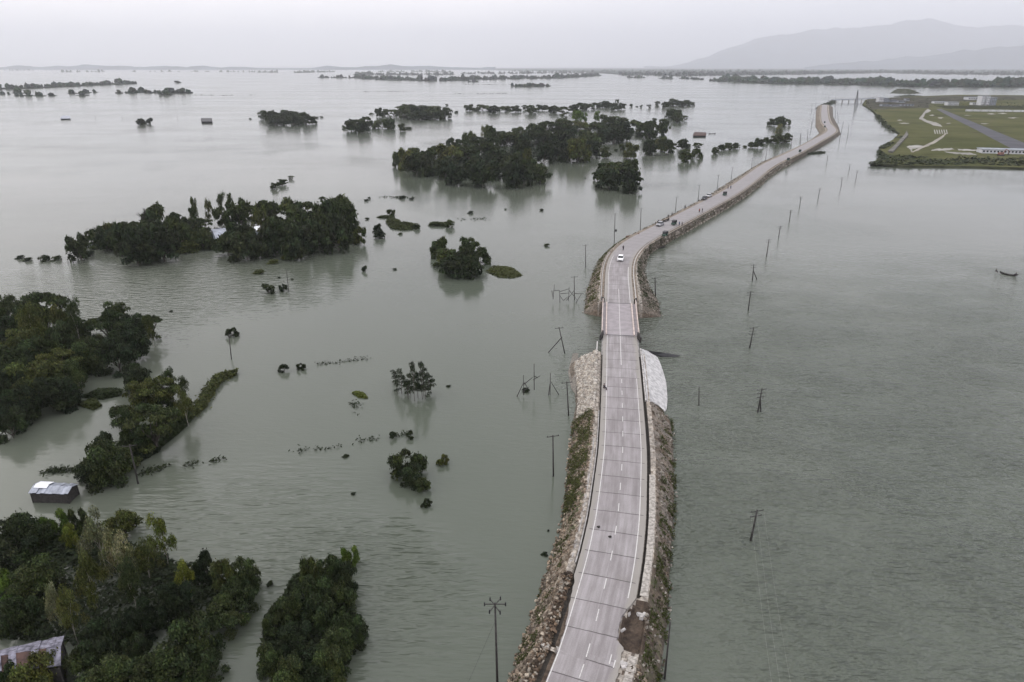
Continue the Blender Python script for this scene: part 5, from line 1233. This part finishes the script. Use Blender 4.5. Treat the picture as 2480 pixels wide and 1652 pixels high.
p = on_road(C('U3', 1360, 404)); make_car(plain('silver_paint', (.3, .3, .32), .35, .05), 'pale car parked at the left edge after the bend', p, road_dir(p), 'vehicles on the road')
p = on_road(C('U3', 1808, 140)); make_car(plain('dull_white_paint', (.42, .42, .42), .5, .1), 'dull white car parked at the left edge farther along the straight', p, road_dir(p), 'vehicles on the road')
p = on_road(C('U3', 1768, 165)); make_car(plain('dark_paint', (.03, .03, .035), .35, .05), 'dark car parked behind the dull white car', p, road_dir(p), 'vehicles on the road')
def make_rickshaw(label, loc, rz, group):
    o = thing('auto_rickshaw', label, 'auto rickshaw', loc, rz, group)
    b = MB(); prism(b, [(-1.35, .35), (-1.3, .75), (-1.0, 1.0), (-.5, .55), (.1, .5), (.15, .95), (1.25, .95), (1.3, .4)], 1.3); b.build('body', MA['ricks'], o)
    b = MB(); prism(b, [(-1.0, 1.62), (-.85, 1.76), (1.1, 1.78), (1.28, 1.6), (1.28, .94), (1.2, .94), (1.15, 1.58)], 1.36); b.build('canopy', MA['dark'], o)
    b = MB(); prism(b, [(-1.02, 1.0), (-.9, 1.62), (-.86, 1.62), (-.98, 1.0)], 1.15); b.build('windscreen', MA['glass'], o)
    b = MB(); b.box((0, .75, .72), (1.15, .6, .3)); b.build('seat', MA['cloth_dark'], o)
    for x, y in ((0, -1.05), (-.58, .85), (.58, .85)):
        b = MB(); b.tube((x - .06, y, .24), (x + .06, y, .24), .24, .24, 10); b.build('wheel', MA['rubber'], o)
    return o
for px, lab in ((C('U3', 1488, 398), 'dark auto rickshaw in the middle of the road after the bend'), (C('U3', 1405, 503), 'dark auto rickshaw at the right edge of the bend'), (C('U3', 1955, 128), 'dark auto rickshaw on the straight near the standing people'),
                (C('T4', 185, 1250), 'dark far auto rickshaw at the right side of the straight'), (C('T4', 292, 1172), 'dark far auto rickshaw in the middle of the straight'), (C('T4', 522, 945), 'dark far truck-like rickshaw at the far turn'), (C('T4', 520, 905), 'last dark rickshaw beyond the far turn')):
    p = on_road(px); make_rickshaw(lab, p, road_dir(p), 'auto rickshaws on the far road')
person(C('U3', 1022, 634), ZR + .03, .3, 'person in dark clothes walking behind the white car', 'cloth_dark')
for px, sh, lab in ((C('U3', 1722, 285), 'cloth_red', 'person walking in the right lane of the straight, left of a pair'), (C('U3', 1748, 282), 'cloth_dark', 'person walking in the right lane of the straight, right of a pair'),
                (C('U3', 1985, 70), 'cloth_dark', 'left of two people standing mid road far along the straight'), (C('U3', 2010, 68), 'cloth_blue', 'right of two people standing mid road far along the straight'),
                (C('U3', 1537, 408), 'cloth_blue', 'person beside the right kerb near the first rickshaw, left one'), (C('U3', 1562, 410), 'cloth_dark', 'person beside the right kerb near the first rickshaw, right one'),
                (C('U3', 1318, 395), 'cloth_pale', 'person at the left edge left of the pale parked car'), (C('U3', 1347, 388), 'cloth_dark', 'person at the left edge right behind the pale parked car'),
                (C('U3', 1435, 340), 'cloth_dark', 'person at the left edge above the dark stacked boat'), (C('U3', 1470, 318), 'cloth_dark', 'person at the left edge farther above the dark stacked boat'), (C('U3', 1590, 250), 'cloth_dark', 'person at the left edge beside the second bank pole')):
    person(px, ZR + .02, rnd.uniform(0, 6.28), lab, sh)
person(C('M3', 845, 392), ZR + .02, 1.2, 'dark-clothed person sitting at the left shoulder before the bridge', 'cloth_dark', True)

# ------------------------------------------------------------------ boats
def make_boat(label, loc, rz, L=7.0, W=1.1, group=None, m='wood'):
    o = thing('wooden_boat', label, 'boat', loc, rz, group); b = MB(); n = 14; rows = []
    for i in range(n + 1):
        t = i / n * 2 - 1; hw = W / 2 * (1 - abs(t) ** 2.6) + .03; up_ = .25 + .55 * abs(t) ** 2.5; kz = -.15 + .5 * abs(t) ** 3
        rows.append([(t * L / 2, -hw, up_), (t * L / 2, -hw * .6, kz), (t * L / 2, hw * .6, kz), (t * L / 2, hw, up_), (t * L / 2, hw - .05, up_), (t * L / 2, hw * .5, kz + .08), (t * L / 2, -hw * .5, kz + .08), (t * L / 2, -hw + .05, up_)])
    for r in rows: b.v += r
    for i in range(n):
        for j in range(8): b.f.append((i * 8 + j, (i + 1) * 8 + j, (i + 1) * 8 + (j + 1) % 8, i * 8 + (j + 1) % 8)); b.mi.append(0); b.c.append((1, 1, 1))
    b.build('hull', MA[m], o)
    for x in (-L * .22, L * .05, L * .25):
        b = MB(); b.box((x, 0, .2), (.25, W * .85, .05)); b.build('thwart', MA['wood'], o)
    return o
bp = P(*C('U4', 2210, 858)); e0, e1 = P(*C('U4', 2130, 838)), P(*C('U4', 2300, 868)); brz = math.atan2(e1.y - e0.y, e1.x - e0.x)
make_boat('long dark wooden boat with two people alone on the right-hand water', bp, brz, (e1 - e0).length, 1.1)
dv = Vector((math.cos(brz), math.sin(brz), 0))
person(None, 0, brz + 1.57, 'person sitting at the left end of the wooden boat', 'cloth_dark', True, 1, 'people in the boat', tuple(bp - dv * 3.3 + Vector((0, 0, .1))))
person(None, 0, brz - 1.57, 'person sitting towards the right end of the wooden boat', 'cloth_dark', True, 1, 'people in the boat', tuple(bp + dv * 1.8 + Vector((0, 0, .1))))
for c, zx, zy, L, a, lab in (('U3', 1545, 480, 5, .5, 'small boat moored off the right bank after the bend'), ('U3', 1360, 610, 4.5, .4, 'small boat off the right bank inside the bend'), ('U3', 2050, 155, 6, .5, 'boat beside the right bank of the straight'), ('U3', 1420, 553, 3, 1.0, 'short boat nosed into the right bank inside the bend'), ('T3', 1840, 1003, 7, .1, 'boat beside the far reddish hut'), ('T3', 1335, 1200, 18, .05, 'long low raft below the small grove beside the road')):
    make_boat(lab, P(*C(c, zx, zy)), a, L, 1.2, 'small boats by the banks')
q0, q1 = P(*C('U3', 1045, 520), 2.6), P(*C('U3', 1170, 490), 2.8)
o = make_boat('reddish-brown wooden boat hauled onto the left edge of the bend', (q0 + q1) / 2, math.atan2(q1.y - q0.y, q1.x - q0.x), (q1 - q0).length, 1.6); 
MA['redwood'] = plain('reddish_wood', (.16, .085, .06), .8, .3, 2)
for ch in o.children: ch.data.materials[0] = MA['redwood']
q0, q1 = P(*C('U3', 1385, 372), ZR), P(*C('U3', 1445, 352), ZR)
make_boat('dark boat lying on the left edge of the straight', (q0 + q1) / 2, math.atan2(q1.y - q0.y, q1.x - q0.x), (q1 - q0).length, 1.5)

# ------------------------------------------------------------------ huts
def hut(label, eaves, ridge_h, eave_h, roofm, wallm, split=None, extra=None):
    """eaves: four corner points of the roof edge in photograph crop coordinates (near left, near right, far right, far left)"""
    w = [P(*C(*q), eave_h) for q in eaves]
    o = thing('flooded_hut', label, 'hut', (sum((v.x for v in w)) / 4, sum((v.y for v in w)) / 4, 0)); O = o.location.copy()
    w = [v - O for v in w]; up_ = Vector((0, 0, ridge_h))
    e0 = (w[0] + w[3]) / 2 + up_; e1 = (w[1] + w[2]) / 2 + up_
    r = MB(); n = 10
    for A, B_, Cc, D_ in ((w[0], w[1], e1, e0), (w[2], w[3], e0, e1)):
        for i in range(n):
            a, c = A.lerp(B_, i / n), A.lerp(B_, (i + 1) / n); d, e = D_.lerp(Cc, (i + 1) / n), D_.lerp(Cc, i / n)
            j = Vector((0, 0, .05 * math.sin(i * 2.3) + .03 * (i % 2)))
            mi = 1 if (split and i in split and A is w[0]) else 0
            q = [a + j, c + j, d + j, e + j]
            r.add(q + [v - Vector((0, 0, .06)) for v in q], [(0, 1, 2, 3), (7, 6, 5, 4), (0, 4, 5, 1), (1, 5, 6, 2), (2, 6, 7, 3), (3, 7, 4, 0)], mi)
    r.build('roof', [MA[roofm], MA[extra or 'whitetin']], o)
    inn = [v * .9 for v in w]
    b = MB()
    base = [Vector((v.x, v.y, -1.0)) for v in inn]; top = [Vector((v.x, v.y, v.z - .05)) for v in inn]
    g0, g1 = (inn[0] + inn[3]) / 2 + Vector((0, 0, ridge_h * .86)), (inn[1] + inn[2]) / 2 + Vector((0, 0, ridge_h * .86))
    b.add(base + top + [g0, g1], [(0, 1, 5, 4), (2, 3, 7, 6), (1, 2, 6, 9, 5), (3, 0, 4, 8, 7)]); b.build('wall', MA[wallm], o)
    for v in w:
        b = MB(); q = v * .92; b.tube((q.x, q.y, -1), (q.x, q.y, q.z), .09, .08, 5); b.build('post', MA['wood'], o)
    return o
ho = hut('grey tin-roofed hut with one white roof sheet standing in the flood', [('M1', 258, 1345), ('M1', 625, 1355), ('M1', 722, 1262), ('M1', 375, 1240)], .45, 1.7, 'tin', 'wood')  # dark wall colour stands in for the shade of the open side under the roof
ho_w = [P(*C('M1', *q_), 1.7) - ho.location for q_ in ((258, 1345), (625, 1355), (722, 1262), (375, 1240))]
e0_, e1_ = (ho_w[0] + ho_w[3]) / 2 + Vector((0, 0, .45)), (ho_w[1] + ho_w[2]) / 2 + Vector((0, 0, .45))
def roof_at(u, v): return ho_w[0].lerp(ho_w[1], u).lerp(e0_.lerp(e1_, u), v) + Vector((0, 0, .16))
b = MB(); q = [roof_at(.06, .55), roof_at(.40, .55), roof_at(.40, 1.0), roof_at(.06, 1.0)]
q += [v + (ho_w[3] - ho_w[0]) * .38 - Vector((0, 0, .30)) for v in (q[3], q[2])]
b.add(q, [(0, 1, 2, 3), (3, 2, 5, 4)]); b.add([v - Vector((0, 0, .05)) for v in q], [(3, 2, 1, 0), (4, 5, 2, 3)]); b.build('white_sheet', MA['whitetin'], ho)
hut('rusty striped tin roof among the trees in the bottom left corner', [('B1', -120, 1480), ('B1', 560, 1420), ('B1', 590, 1140), ('B1', -120, 1300)], .6, 3.4, 'tinlight', 'wood', (2, 4, 5, 7), 'rust')
hut('blue-grey tin roof half hidden on the left island', [('U1', 1985, 525), ('U1', 2090, 490), ('U1', 2070, 425), ('U1', 1940, 440)], .8, 3.0, 'tin', 'wall_grey')
hut('small white roof at the right of the blue-grey roof on the left island', [('U1', 2310, 455), ('U2', 40, 440), ('U2', 30, 405), ('U1', 2320, 415)], .6, 3.0, 'whitetin', 'wall_grey')
hut('white roof at the left tip of the left island', [('U1', 790, 585), ('U1', 880, 580), ('U1', 890, 560), ('U1', 800, 562)], .4, 1.0, 'whitetin', 'wall_grey')
hut('far dark hut with a pitched roof in the left water', [('T1', 552, 864), ('T1', 650, 862), ('T1', 640, 838), ('T1', 580, 836)], 1.0, 1.3, 'tin', 'dark')
hut('far square dark hut right of the far double bush', [('T1', 1848, 890), ('T1', 1950, 890), ('T1', 1950, 858), ('T1', 1848, 858)], .6, 2.0, 'dark', 'dark')
hut('far reddish flooded hut right of the largest island', [('T3', 1660, 1020), ('T3', 1785, 1020), ('T3', 1785, 990), ('T3', 1690, 985)], 1.2, 1.2, 'rust', 'dark')
hut('pale roof among trees at the left of the largest island', [('T3', 90, 1075), ('T3', 165, 1075), ('T3', 165, 1055), ('T3', 95, 1055)], .6, 3.5, 'whitetin', 'wall_grey')
hut('pale roof among trees at the right of the largest island', [('T3', 720, 1048), ('T3', 770, 1042), ('T3', 760, 1028), ('T3', 725, 1032)], .6, 4, 'whitetin', 'wall_grey')
grove('the far double bush in the left water', 'trees of the far double bush', [('T1', 1290, 885, 85, 'd', 5), ('T1', 1380, 885, 70, 's', 5), ('T1', 1330, 895, 60, 'b', 5)], 0, .8)

# ------------------------------------------------------------------ the green land on the right
shore = [(860, 738), (940, 792), (1000, 865), (1080, 950), (1190, 1012), (1130, 1070), (1030, 1130), (1005, 1160), (1025, 1230), (930, 1297), (1200, 1318), (1900, 1324), (2354, 1340), (3600, 1360), (5200, 760), (4200, 650), (2354, 653), (1750, 648), (1420, 660), (1250, 668), (1000, 680), (890, 695)]
MA['dike'] = plain('dike_gravel', (.15, .145, .135), 1, .4, .3, 0, 0)
MA['scrub2'] = plain('waste_ground', (.060, .058, .045), 1, .6, .06, 0, 0)
MA['bankside'] = plain('bank_growth', (.028, .030, .018), 1, .5, .08, 0, 0)
def field_mat():
    m, nt, b = mat('field_grass')
    p = pos(nt); f = noise_n(nt, p, .012, 5, .6); g = noise_n(nt, scaled(nt, p, (.4, 1.2, 1)), .05, 5, .65)
    c = mixc(nt, ramp(nt, f, .35, .65), (.064, .070, .032), (.098, .097, .048))
    c = mixc(nt, ramp(nt, g, .55, .72), c, (.040, .036, .026)); c = mixc(nt, ramp(nt, noise_n(nt, p, .02, 4, .7), .62, .75), c, (.085, .080, .05))
    nt.links.new(c, b.inputs['Base Color']); b.inputs['Roughness'].default_value = 1; b.inputs['Specular IOR Level'].default_value = 0
    return m
b = MB(); sw = [P(*C('T4', *q)) for q in shore]; cen = P(*C('T4', 2000, 900)); k = len(sw)
inner = [cen + (v - cen) * (1 - 5.0 / (v - cen).length) + Vector((0, 0, 1.1)) for v in sw]
b.add([v + Vector((0, 0, -.3)) for v in sw] + inner, [(i, (i + 1) % k, k + (i + 1) % k, k + i) for i in range(k)])
for i_ in range(k): b.mi[i_] = 1
b.add(inner, [tuple(range(k))])
tag(b.build('green_field', [field_mat(), MA['bankside']]), 'flat green field on raised land at the right', 'field', kind='structure')
def lay(name, pts, z, m, label, cat, kind='structure', c='T4'):
    if name not in ('runway', 'marking'):      # ragged natural edges
        fine_ = []
        for q, e in zip(pts, pts[1:] + pts[:1]):
            n_s = max(3, int(abs(e[0] - q[0]) / 22)); A_ = 3.2 if name != 'puddle' else 1.6
            for i in range(n_s):
                t = i / n_s; x, y = q[0] + (e[0] - q[0]) * t, q[1] + (e[1] - q[1]) * t; fine_.append((x + 12 * nz(x * .05, y * .05, 2), y + A_ * 2 * nz(x * .045, y * .09, 5) + A_ * nz(x * .15, y * .2, 9)))
        pts = fine_
    w = [P(*C(c, *q), z) for q in pts]; b = MB(); b.add(w, [tuple(range(len(w)))]); return tag(b.build(name, m), label, cat, kind=kind)
MA['sand'] = plain('pale_sand', (.28, .272, .255), .9, .25, .08, 0, 0); MA['tarmac'] = plain('tarmac', (.075, .075, .085), .85, .15, .05, 0, .1); MA['scrub'] = plain('scrub', (.035, .038, .022), .95, .5, .03, 0, 0)
lay('runway', [(1545, 775), (1590, 772), (1900, 900), (2354, 1085), (3000, 1330), (2800, 1330), (2250, 1145), (1900, 960), (1700, 860)], 1.106, MA['tarmac'], 'dark straight road crossing the green field', 'road')
lay('sand_track', [(1470, 775), (1500, 790), (1450, 815), (1425, 858), (1490, 885), (1590, 915), (1600, 938), (1520, 922), (1440, 890), (1390, 866), (1425, 812)], 1.106, MA['sand'], 'white winding sand patch in the green field', 'sand')
lay('sand_track', [(1630, 992), (1645, 1003), (1600, 1045), (1520, 1095), (1400, 1145), (1330, 1175), (1310, 1172), (1440, 1108), (1560, 1052)], 1.106, plain('mud_track', (.24, .22, .19), .9, .2, .05), 'pale winding track down the green field', 'track')
lay('sand_patch', [(1270, 1120), (1350, 1105), (1440, 1110), (1400, 1130), (1330, 1140), (1320, 1170), (1300, 1140)], 1.112, MA['sand'], 'white sand patch near the shore of the green field', 'sand')
for q_, lab in (([(1530, 1140), (1690, 1134), (1720, 1150), (1600, 1158), (1500, 1156)], 'left piece of the white sand strip before the long white building'),
              ([(1740, 1140), (1900, 1148), (1960, 1160), (1850, 1162), (1750, 1154)], 'middle piece of the white sand strip before the long white building'),
              ([(1620, 1166), (1880, 1180), (1925, 1198), (1700, 1186)], 'lower piece of the white sand strip before the long white building')):
    lay('sand_patch', q_, 1.106, MA['sand'], lab, 'sand')
for i, (x0_, y0_, x1_, y1_) in enumerate([(1200, 900, 1310, 912), (1185, 870, 1240, 885), (1480, 825, 1540, 840), (1560, 850, 1620, 862), (1640, 902, 1690, 910), (1950, 905, 2030, 915), (2200, 850, 2310, 862), (2010, 815, 2100, 825), (2110, 810, 2200, 822), (1800, 830, 1870, 836)]):
    lay('puddle', [(x0_, (y0_ + y1_) / 2), ((x0_ + x1_) / 2, y0_), (x1_, (y0_ + y1_) / 2), ((x0_ + x1_) / 2, y1_)], 1.110, MA['sand'], f"{('leftmost', 'second', 'third', 'fourth', 'fifth', 'sixth', 'seventh', 'eighth', 'ninth', 'tenth')[i]} small pale wet patch in the green field", 'puddle')
for i in range(6):
    x0_ = 1525 + i * 22; lay('marking', [(x0_, 965), (x0_ + 9, 965), (x0_ + 19, 1003), (x0_ + 8, 1003)], 1.116, MA['sand'], 'short white strip painted on the field beside the track', 'marking')
b = MB()
for rr_i in range(1):
    rr = random.Random(5)
    for _ in range(3600):
        t = rr.random(); kind_ = rr.random()
        if kind_ < .45: a, c_ = (930, 1290), (2400, 1320); zx = a[0] + (c_[0] - a[0]) * t; zy = 1300 + rr.uniform(-95, 14) * (1 if zx > 1050 else .3)
        elif kind_ < .75:
            i = rr.randrange(0, 9); a, c_ = shore[i], shore[i + 1]; zx = a[0] + (c_[0] - a[0]) * t + rr.uniform(0, 60); zy = a[1] + (c_[1] - a[1]) * t + rr.uniform(-6, 6)
        else: zx = rr.uniform(900, 2354); zy = rr.uniform(665, 760)
        p = P(*C('T4', zx, zy), 1.1)
        if noise.noise(Vector((p.x * .03, p.y * .03, 1))) < -.02: continue
        p.z += rr.uniform(.1, 1.0) ** 2; leaf(b, p, Vector((0, 0, 1.1)), rr.uniform(.8, 2.2), .8, rr, shade(rr))
o = b.build('shore_scrub', MA['leaf'], cols=True); o.color = (.04, .048, .026, 1); tag(o, 'dark scrub along the shore of the green field', 'scrub', kind='stuff')
b = MB(); w = [P(*C('T4', *q), 2.2) for q in ((1105, 1160), (1150, 1165), (1290, 1010), (1275, 975), (1255, 1010), (1180, 1090))]
b.add(w + [v + Vector((0, 0, -2.4)) for v in w], [tuple(range(6))] + [(i, 6 + i, 6 + (i + 1) % 6, (i + 1) % 6) for i in range(6)])
tag(b.build('dike_road', MA['dike']), 'short grey dike road at the shore of the green field', 'road', kind='structure')
# buildings
def block(label, bl, br_, top, depth, m='wall_white', z0=1.1, rows=3, cols=6, roofm='wall_grey', name='building'):
    a = P(*C('T4', *bl), z0); c = P(*C('T4', *br_), z0); t = PY(*C('T4', bl[0], top), a.y); h = max(2.6, t.z - z0)
    d = (c - a); L = d.length; d.normalize(); n = Vector((-d.y, d.x, 0))
    if n.y < 0: n = -n
    o = thing(name, label, 'building', a, math.atan2(d.y, d.x), 'buildings on the right-hand land')
    b = MB(); b.box((L / 2, depth / 2, h / 2), (L, depth, h)); b.build('wall', MA[m], o)
    b = MB(); b.box((L / 2, depth / 2, h + .15), (L + .8, depth + .8, .3)); b.build('roof', MA[roofm], o)
    for r in range(rows):
        for k in range(cols):
            if rows * cols > 40 and (r + k) % 2: continue
            b = MB(); b.box((L * (k + .5) / cols, -.03, h * (r + .55) / rows), (L / cols * .5, .1, h / rows * .45)); b.build('window', MA['glass'], o)
    return o
block('tall light block, left half of the tall twin building', (1955, 742), (1985, 742), 655, 12, 'wall_white', rows=5, cols=2)
block('tall light block, right half of the tall twin building', (1998, 742), (2028, 742), 655, 12, 'wall_white', rows=5, cols=2)
block('grey wing right of the tall twin building', (2032, 742), (2092, 742), 672, 12, 'wall_grey', rows=5, cols=4)
for i, x0_ in enumerate((1650, 1680, 1708, 1734)): block(f"{('first', 'second', 'third', 'last')[i]} of four white house blocks left of the tall building", (x0_, 742), (x0_ + 18, 742), 712, 9, 'wall_white', rows=2, cols=2)
block('small white gable house left of the tall building foot', (1880, 738), (1912, 738), 718, 8, 'wall_white', rows=1, cols=2)
block('low white hall behind the tall building', (1840, 690), (1950, 690), 668, 14, 'wall_white', rows=1, cols=5)
block('long low white shed left of the four house blocks', (1530, 724), (1640, 724), 714, 9, 'wall_white', rows=1, cols=6)
block('white building beside the end of the far bridge', (1020, 712), (1060, 712), 668, 12, 'wall_white', rows=3, cols=3)
block('grey building right of the white one by the far bridge', (1064, 712), (1110, 712), 676, 12, 'wall_grey', rows=3, cols=3)
for i, (x0_, x1_, yb, yt) in enumerate([(1130, 1180, 712, 690), (1200, 1260, 718, 698), (1050, 1120, 750, 732), (1135, 1210, 752, 736), (1225, 1340, 748, 734), (1270, 1300, 700, 680)]):
    block(f"{('upper left', 'upper right', 'lower left', 'lower middle', 'long lower right', 'uppermost right')[i]} low unfinished building in the yard by the far bridge", (x0_, yb), (x1_, yb), yt, 9, 'wall_grey', rows=1, cols=4, roofm='dark')
block('long white single-storey building at the right edge of the field', (1965, 1182), (2700, 1200), 1150, 10, 'wall_white', rows=1, cols=22)
wl_ = MB(); a, c_ = P(*C('T4', 1815, 796), 1.1), P(*C('T4', 2700, 806), 1.1)
for i in range(12):
    if i in (8,): continue
    p, q = a.lerp(c_, i / 12), a.lerp(c_, (i + .93) / 12); d = (q - p); wl_.box((p + q) / 2 + Vector((0, 0, 1.2)), (d.length, .3, 2.4), math.atan2(d.y, d.x))
tag(wl_.build('boundary_wall', MA['wall_white']), 'long white boundary wall across the far side of the field', 'wall')
lay('yard', [(900, 700), (1100, 672), (1420, 664), (1750, 654), (2354, 657), (2354, 690), (1900, 700), (1500, 712), (1480, 765), (1200, 772), (960, 780), (905, 745)], 1.104, MA['scrub2'], 'dark brown waste ground along the back of the green land', 'ground')
lay('yard', [(1530, 745), (1900, 742), (2354, 748), (2354, 775), (1640, 772)], 1.106, MA['scrub'], 'dark strip of ground in front of the tall building', 'ground')
# excavator by the shore
p = P(*C('T4', 2140, 1205), 1.1); ex = thing('excavator', 'reddish excavator parked below the long white building', 'excavator', p, .3)
for sx in (-1.1, 1.1):
    b = MB(); b.box((0, sx, .45), (4, .6, .9), 0, 0, (1, 1, 1), .85); b.build('track', MA['dark'], ex)
b = MB(); b.box((-.4, 0, 1.6), (3.2, 2.4, 1.3), 0, 0, (1, 1, 1), .92); b.build('body', MA['brick'], ex)
b = MB(); b.box((.8, .7, 2.5), (1.3, 1.0, 1.4), 0, 0, (1, 1, 1), .85); b.build('cab', MA['glass'], ex)
b = MB(); b.path([(1.2, -.3, 1.8), (3.2, -.3, 4.2), (5.6, -.3, 3.4), (6.2, -.3, 1.4)], [.35, .3, .25, .2], 6); b.build('boom', MA['brick'], ex)
b = MB(); b.box((6.2, -.3, .9), (.9, 1.2, 1.0), 0, 0, (1, 1, 1), .6); b.build('bucket', MA['dark'], ex)
# far bridge and mast
a, c_ = P(*C('T4', 590, 722), 0), P(*C('T4', 1000, 706), 0); fb = thing('far_bridge', 'long thin far bridge joining the far road to the green land', 'bridge')
d = c_ - a; d.normalize(); n = Vector((-d.y, d.x, 0))
b = MB(); q = [a - n * 3, a + n * 3, c_ + n * 3, c_ - n * 3]; b.add([v + Vector((0, 0, 6)) for v in q] + [v + Vector((0, 0, 4.8)) for v in q], [(0, 1, 2, 3), (7, 6, 5, 4), (0, 4, 5, 1), (1, 5, 6, 2), (2, 6, 7, 3), (3, 7, 4, 0)]); b.build('deck', MA['wall_grey'], fb)
for i in range(7):
    p = a.lerp(c_, (i + .5) / 7); b = MB(); b.tube(p - Vector((0, 0, 1)), p + Vector((0, 0, 4.85)), .9, .9, 8); b.build('pier', MA['concrete'], fb)
for sgn in (-1, 1):
    b = MB(); s0_, s1_ = a + n * 2.9 * sgn + Vector((0, 0, 6.9)), c_ + n * 2.9 * sgn + Vector((0, 0, 6.9)); b.tube(s0_, s1_, .12, .12, 4); b.build('railing', MA['concrete'], fb)
base = P(*C('T4', 812, 745)); tp = PY(*C('T4', 828, 600), base.y) - base
mast = thing('lattice_mast', 'tall dark leaning mast standing in the water before the far bridge', 'mast', base)
b = MB()
for k in range(4):
    ang = k * 1.5708 + .78; off = Vector((math.cos(ang), math.sin(ang), 0))
    b.tube(off * 2.6 - Vector((0, 0, 1)), tp + off * .3, .32, .2, 5)
b.build('legs', MA['dark'], mast)
b = MB()
for j in range(9):
    for k in range(4):
        o0 = Vector((math.cos(k * 1.5708 + .78), math.sin(k * 1.5708 + .78), 0)); o1 = Vector((math.cos((k + 1) * 1.5708 + .78), math.sin((k + 1) * 1.5708 + .78), 0)); t0, t1 = j / 9, (j + 1) / 9
        b.tube(tp * t0 + o0 * (2.6 - 2.3 * t0), tp * t1 + o1 * (2.6 - 2.3 * t1), .13, .13, 4)
b.build('bracing', MA['dark'], mast)
# spit beside the far road, islets of mud near the far bridge
mound('mud_spit', [('T4', 340, 1195), ('T4', 400, 1178), ('T4', 530, 1170), ('T4', 525, 1182), ('T4', 420, 1192)], .8, 5, 'thin dark mud spit right of the far road', 200, .6, 'mud bank')
mound('mud_bank', [('T4', 1110, 632), ('T4', 1180, 590), ('T4', 1290, 590), ('T4', 1340, 605), ('T4', 1410, 632), ('T4', 1300, 640)], 1.5, 1, 'low mud bank with scrub behind the far bridge', 700, 1.5, 'mud bank')
mound('mud_bank', [('T4', 1140, 660), ('T4', 1300, 645), ('T4', 1440, 658), ('T4', 1300, 668)], 1.0, 0, 'second low mud bank nearer the far bridge buildings', 400, 1.2, 'mud bank')
mound('mud_bank', [('T4', 430, 778), ('T4', 470, 745), ('T4', 600, 690), ('T4', 640, 712), ('T4', 580, 740), ('T4', 480, 770)], 1.5, 0, 'earth bank where the far road meets the far bridge', 500, 1.0, 'mud bank')

# ------------------------------------------------------------------ render settings
sc.render.engine = 'CYCLES'
cy = sc.cycles
cy.use_denoising = True
try: cy.denoiser = 'OPENIMAGEDENOISE'
except Exception: pass
cy.max_bounces = 6; cy.diffuse_bounces = 3; cy.glossy_bounces = 3; cy.transmission_bounces = 2; cy.volume_bounces = 1; cy.transparent_max_bounces = 4
cy.sample_clamp_indirect = 4
vs_ = sc.view_settings; vs_.view_transform = 'Standard'; vs_.look = 'None'; vs_.exposure = 0.36; vs_.gamma = 1; vs_.use_curve_mapping = False
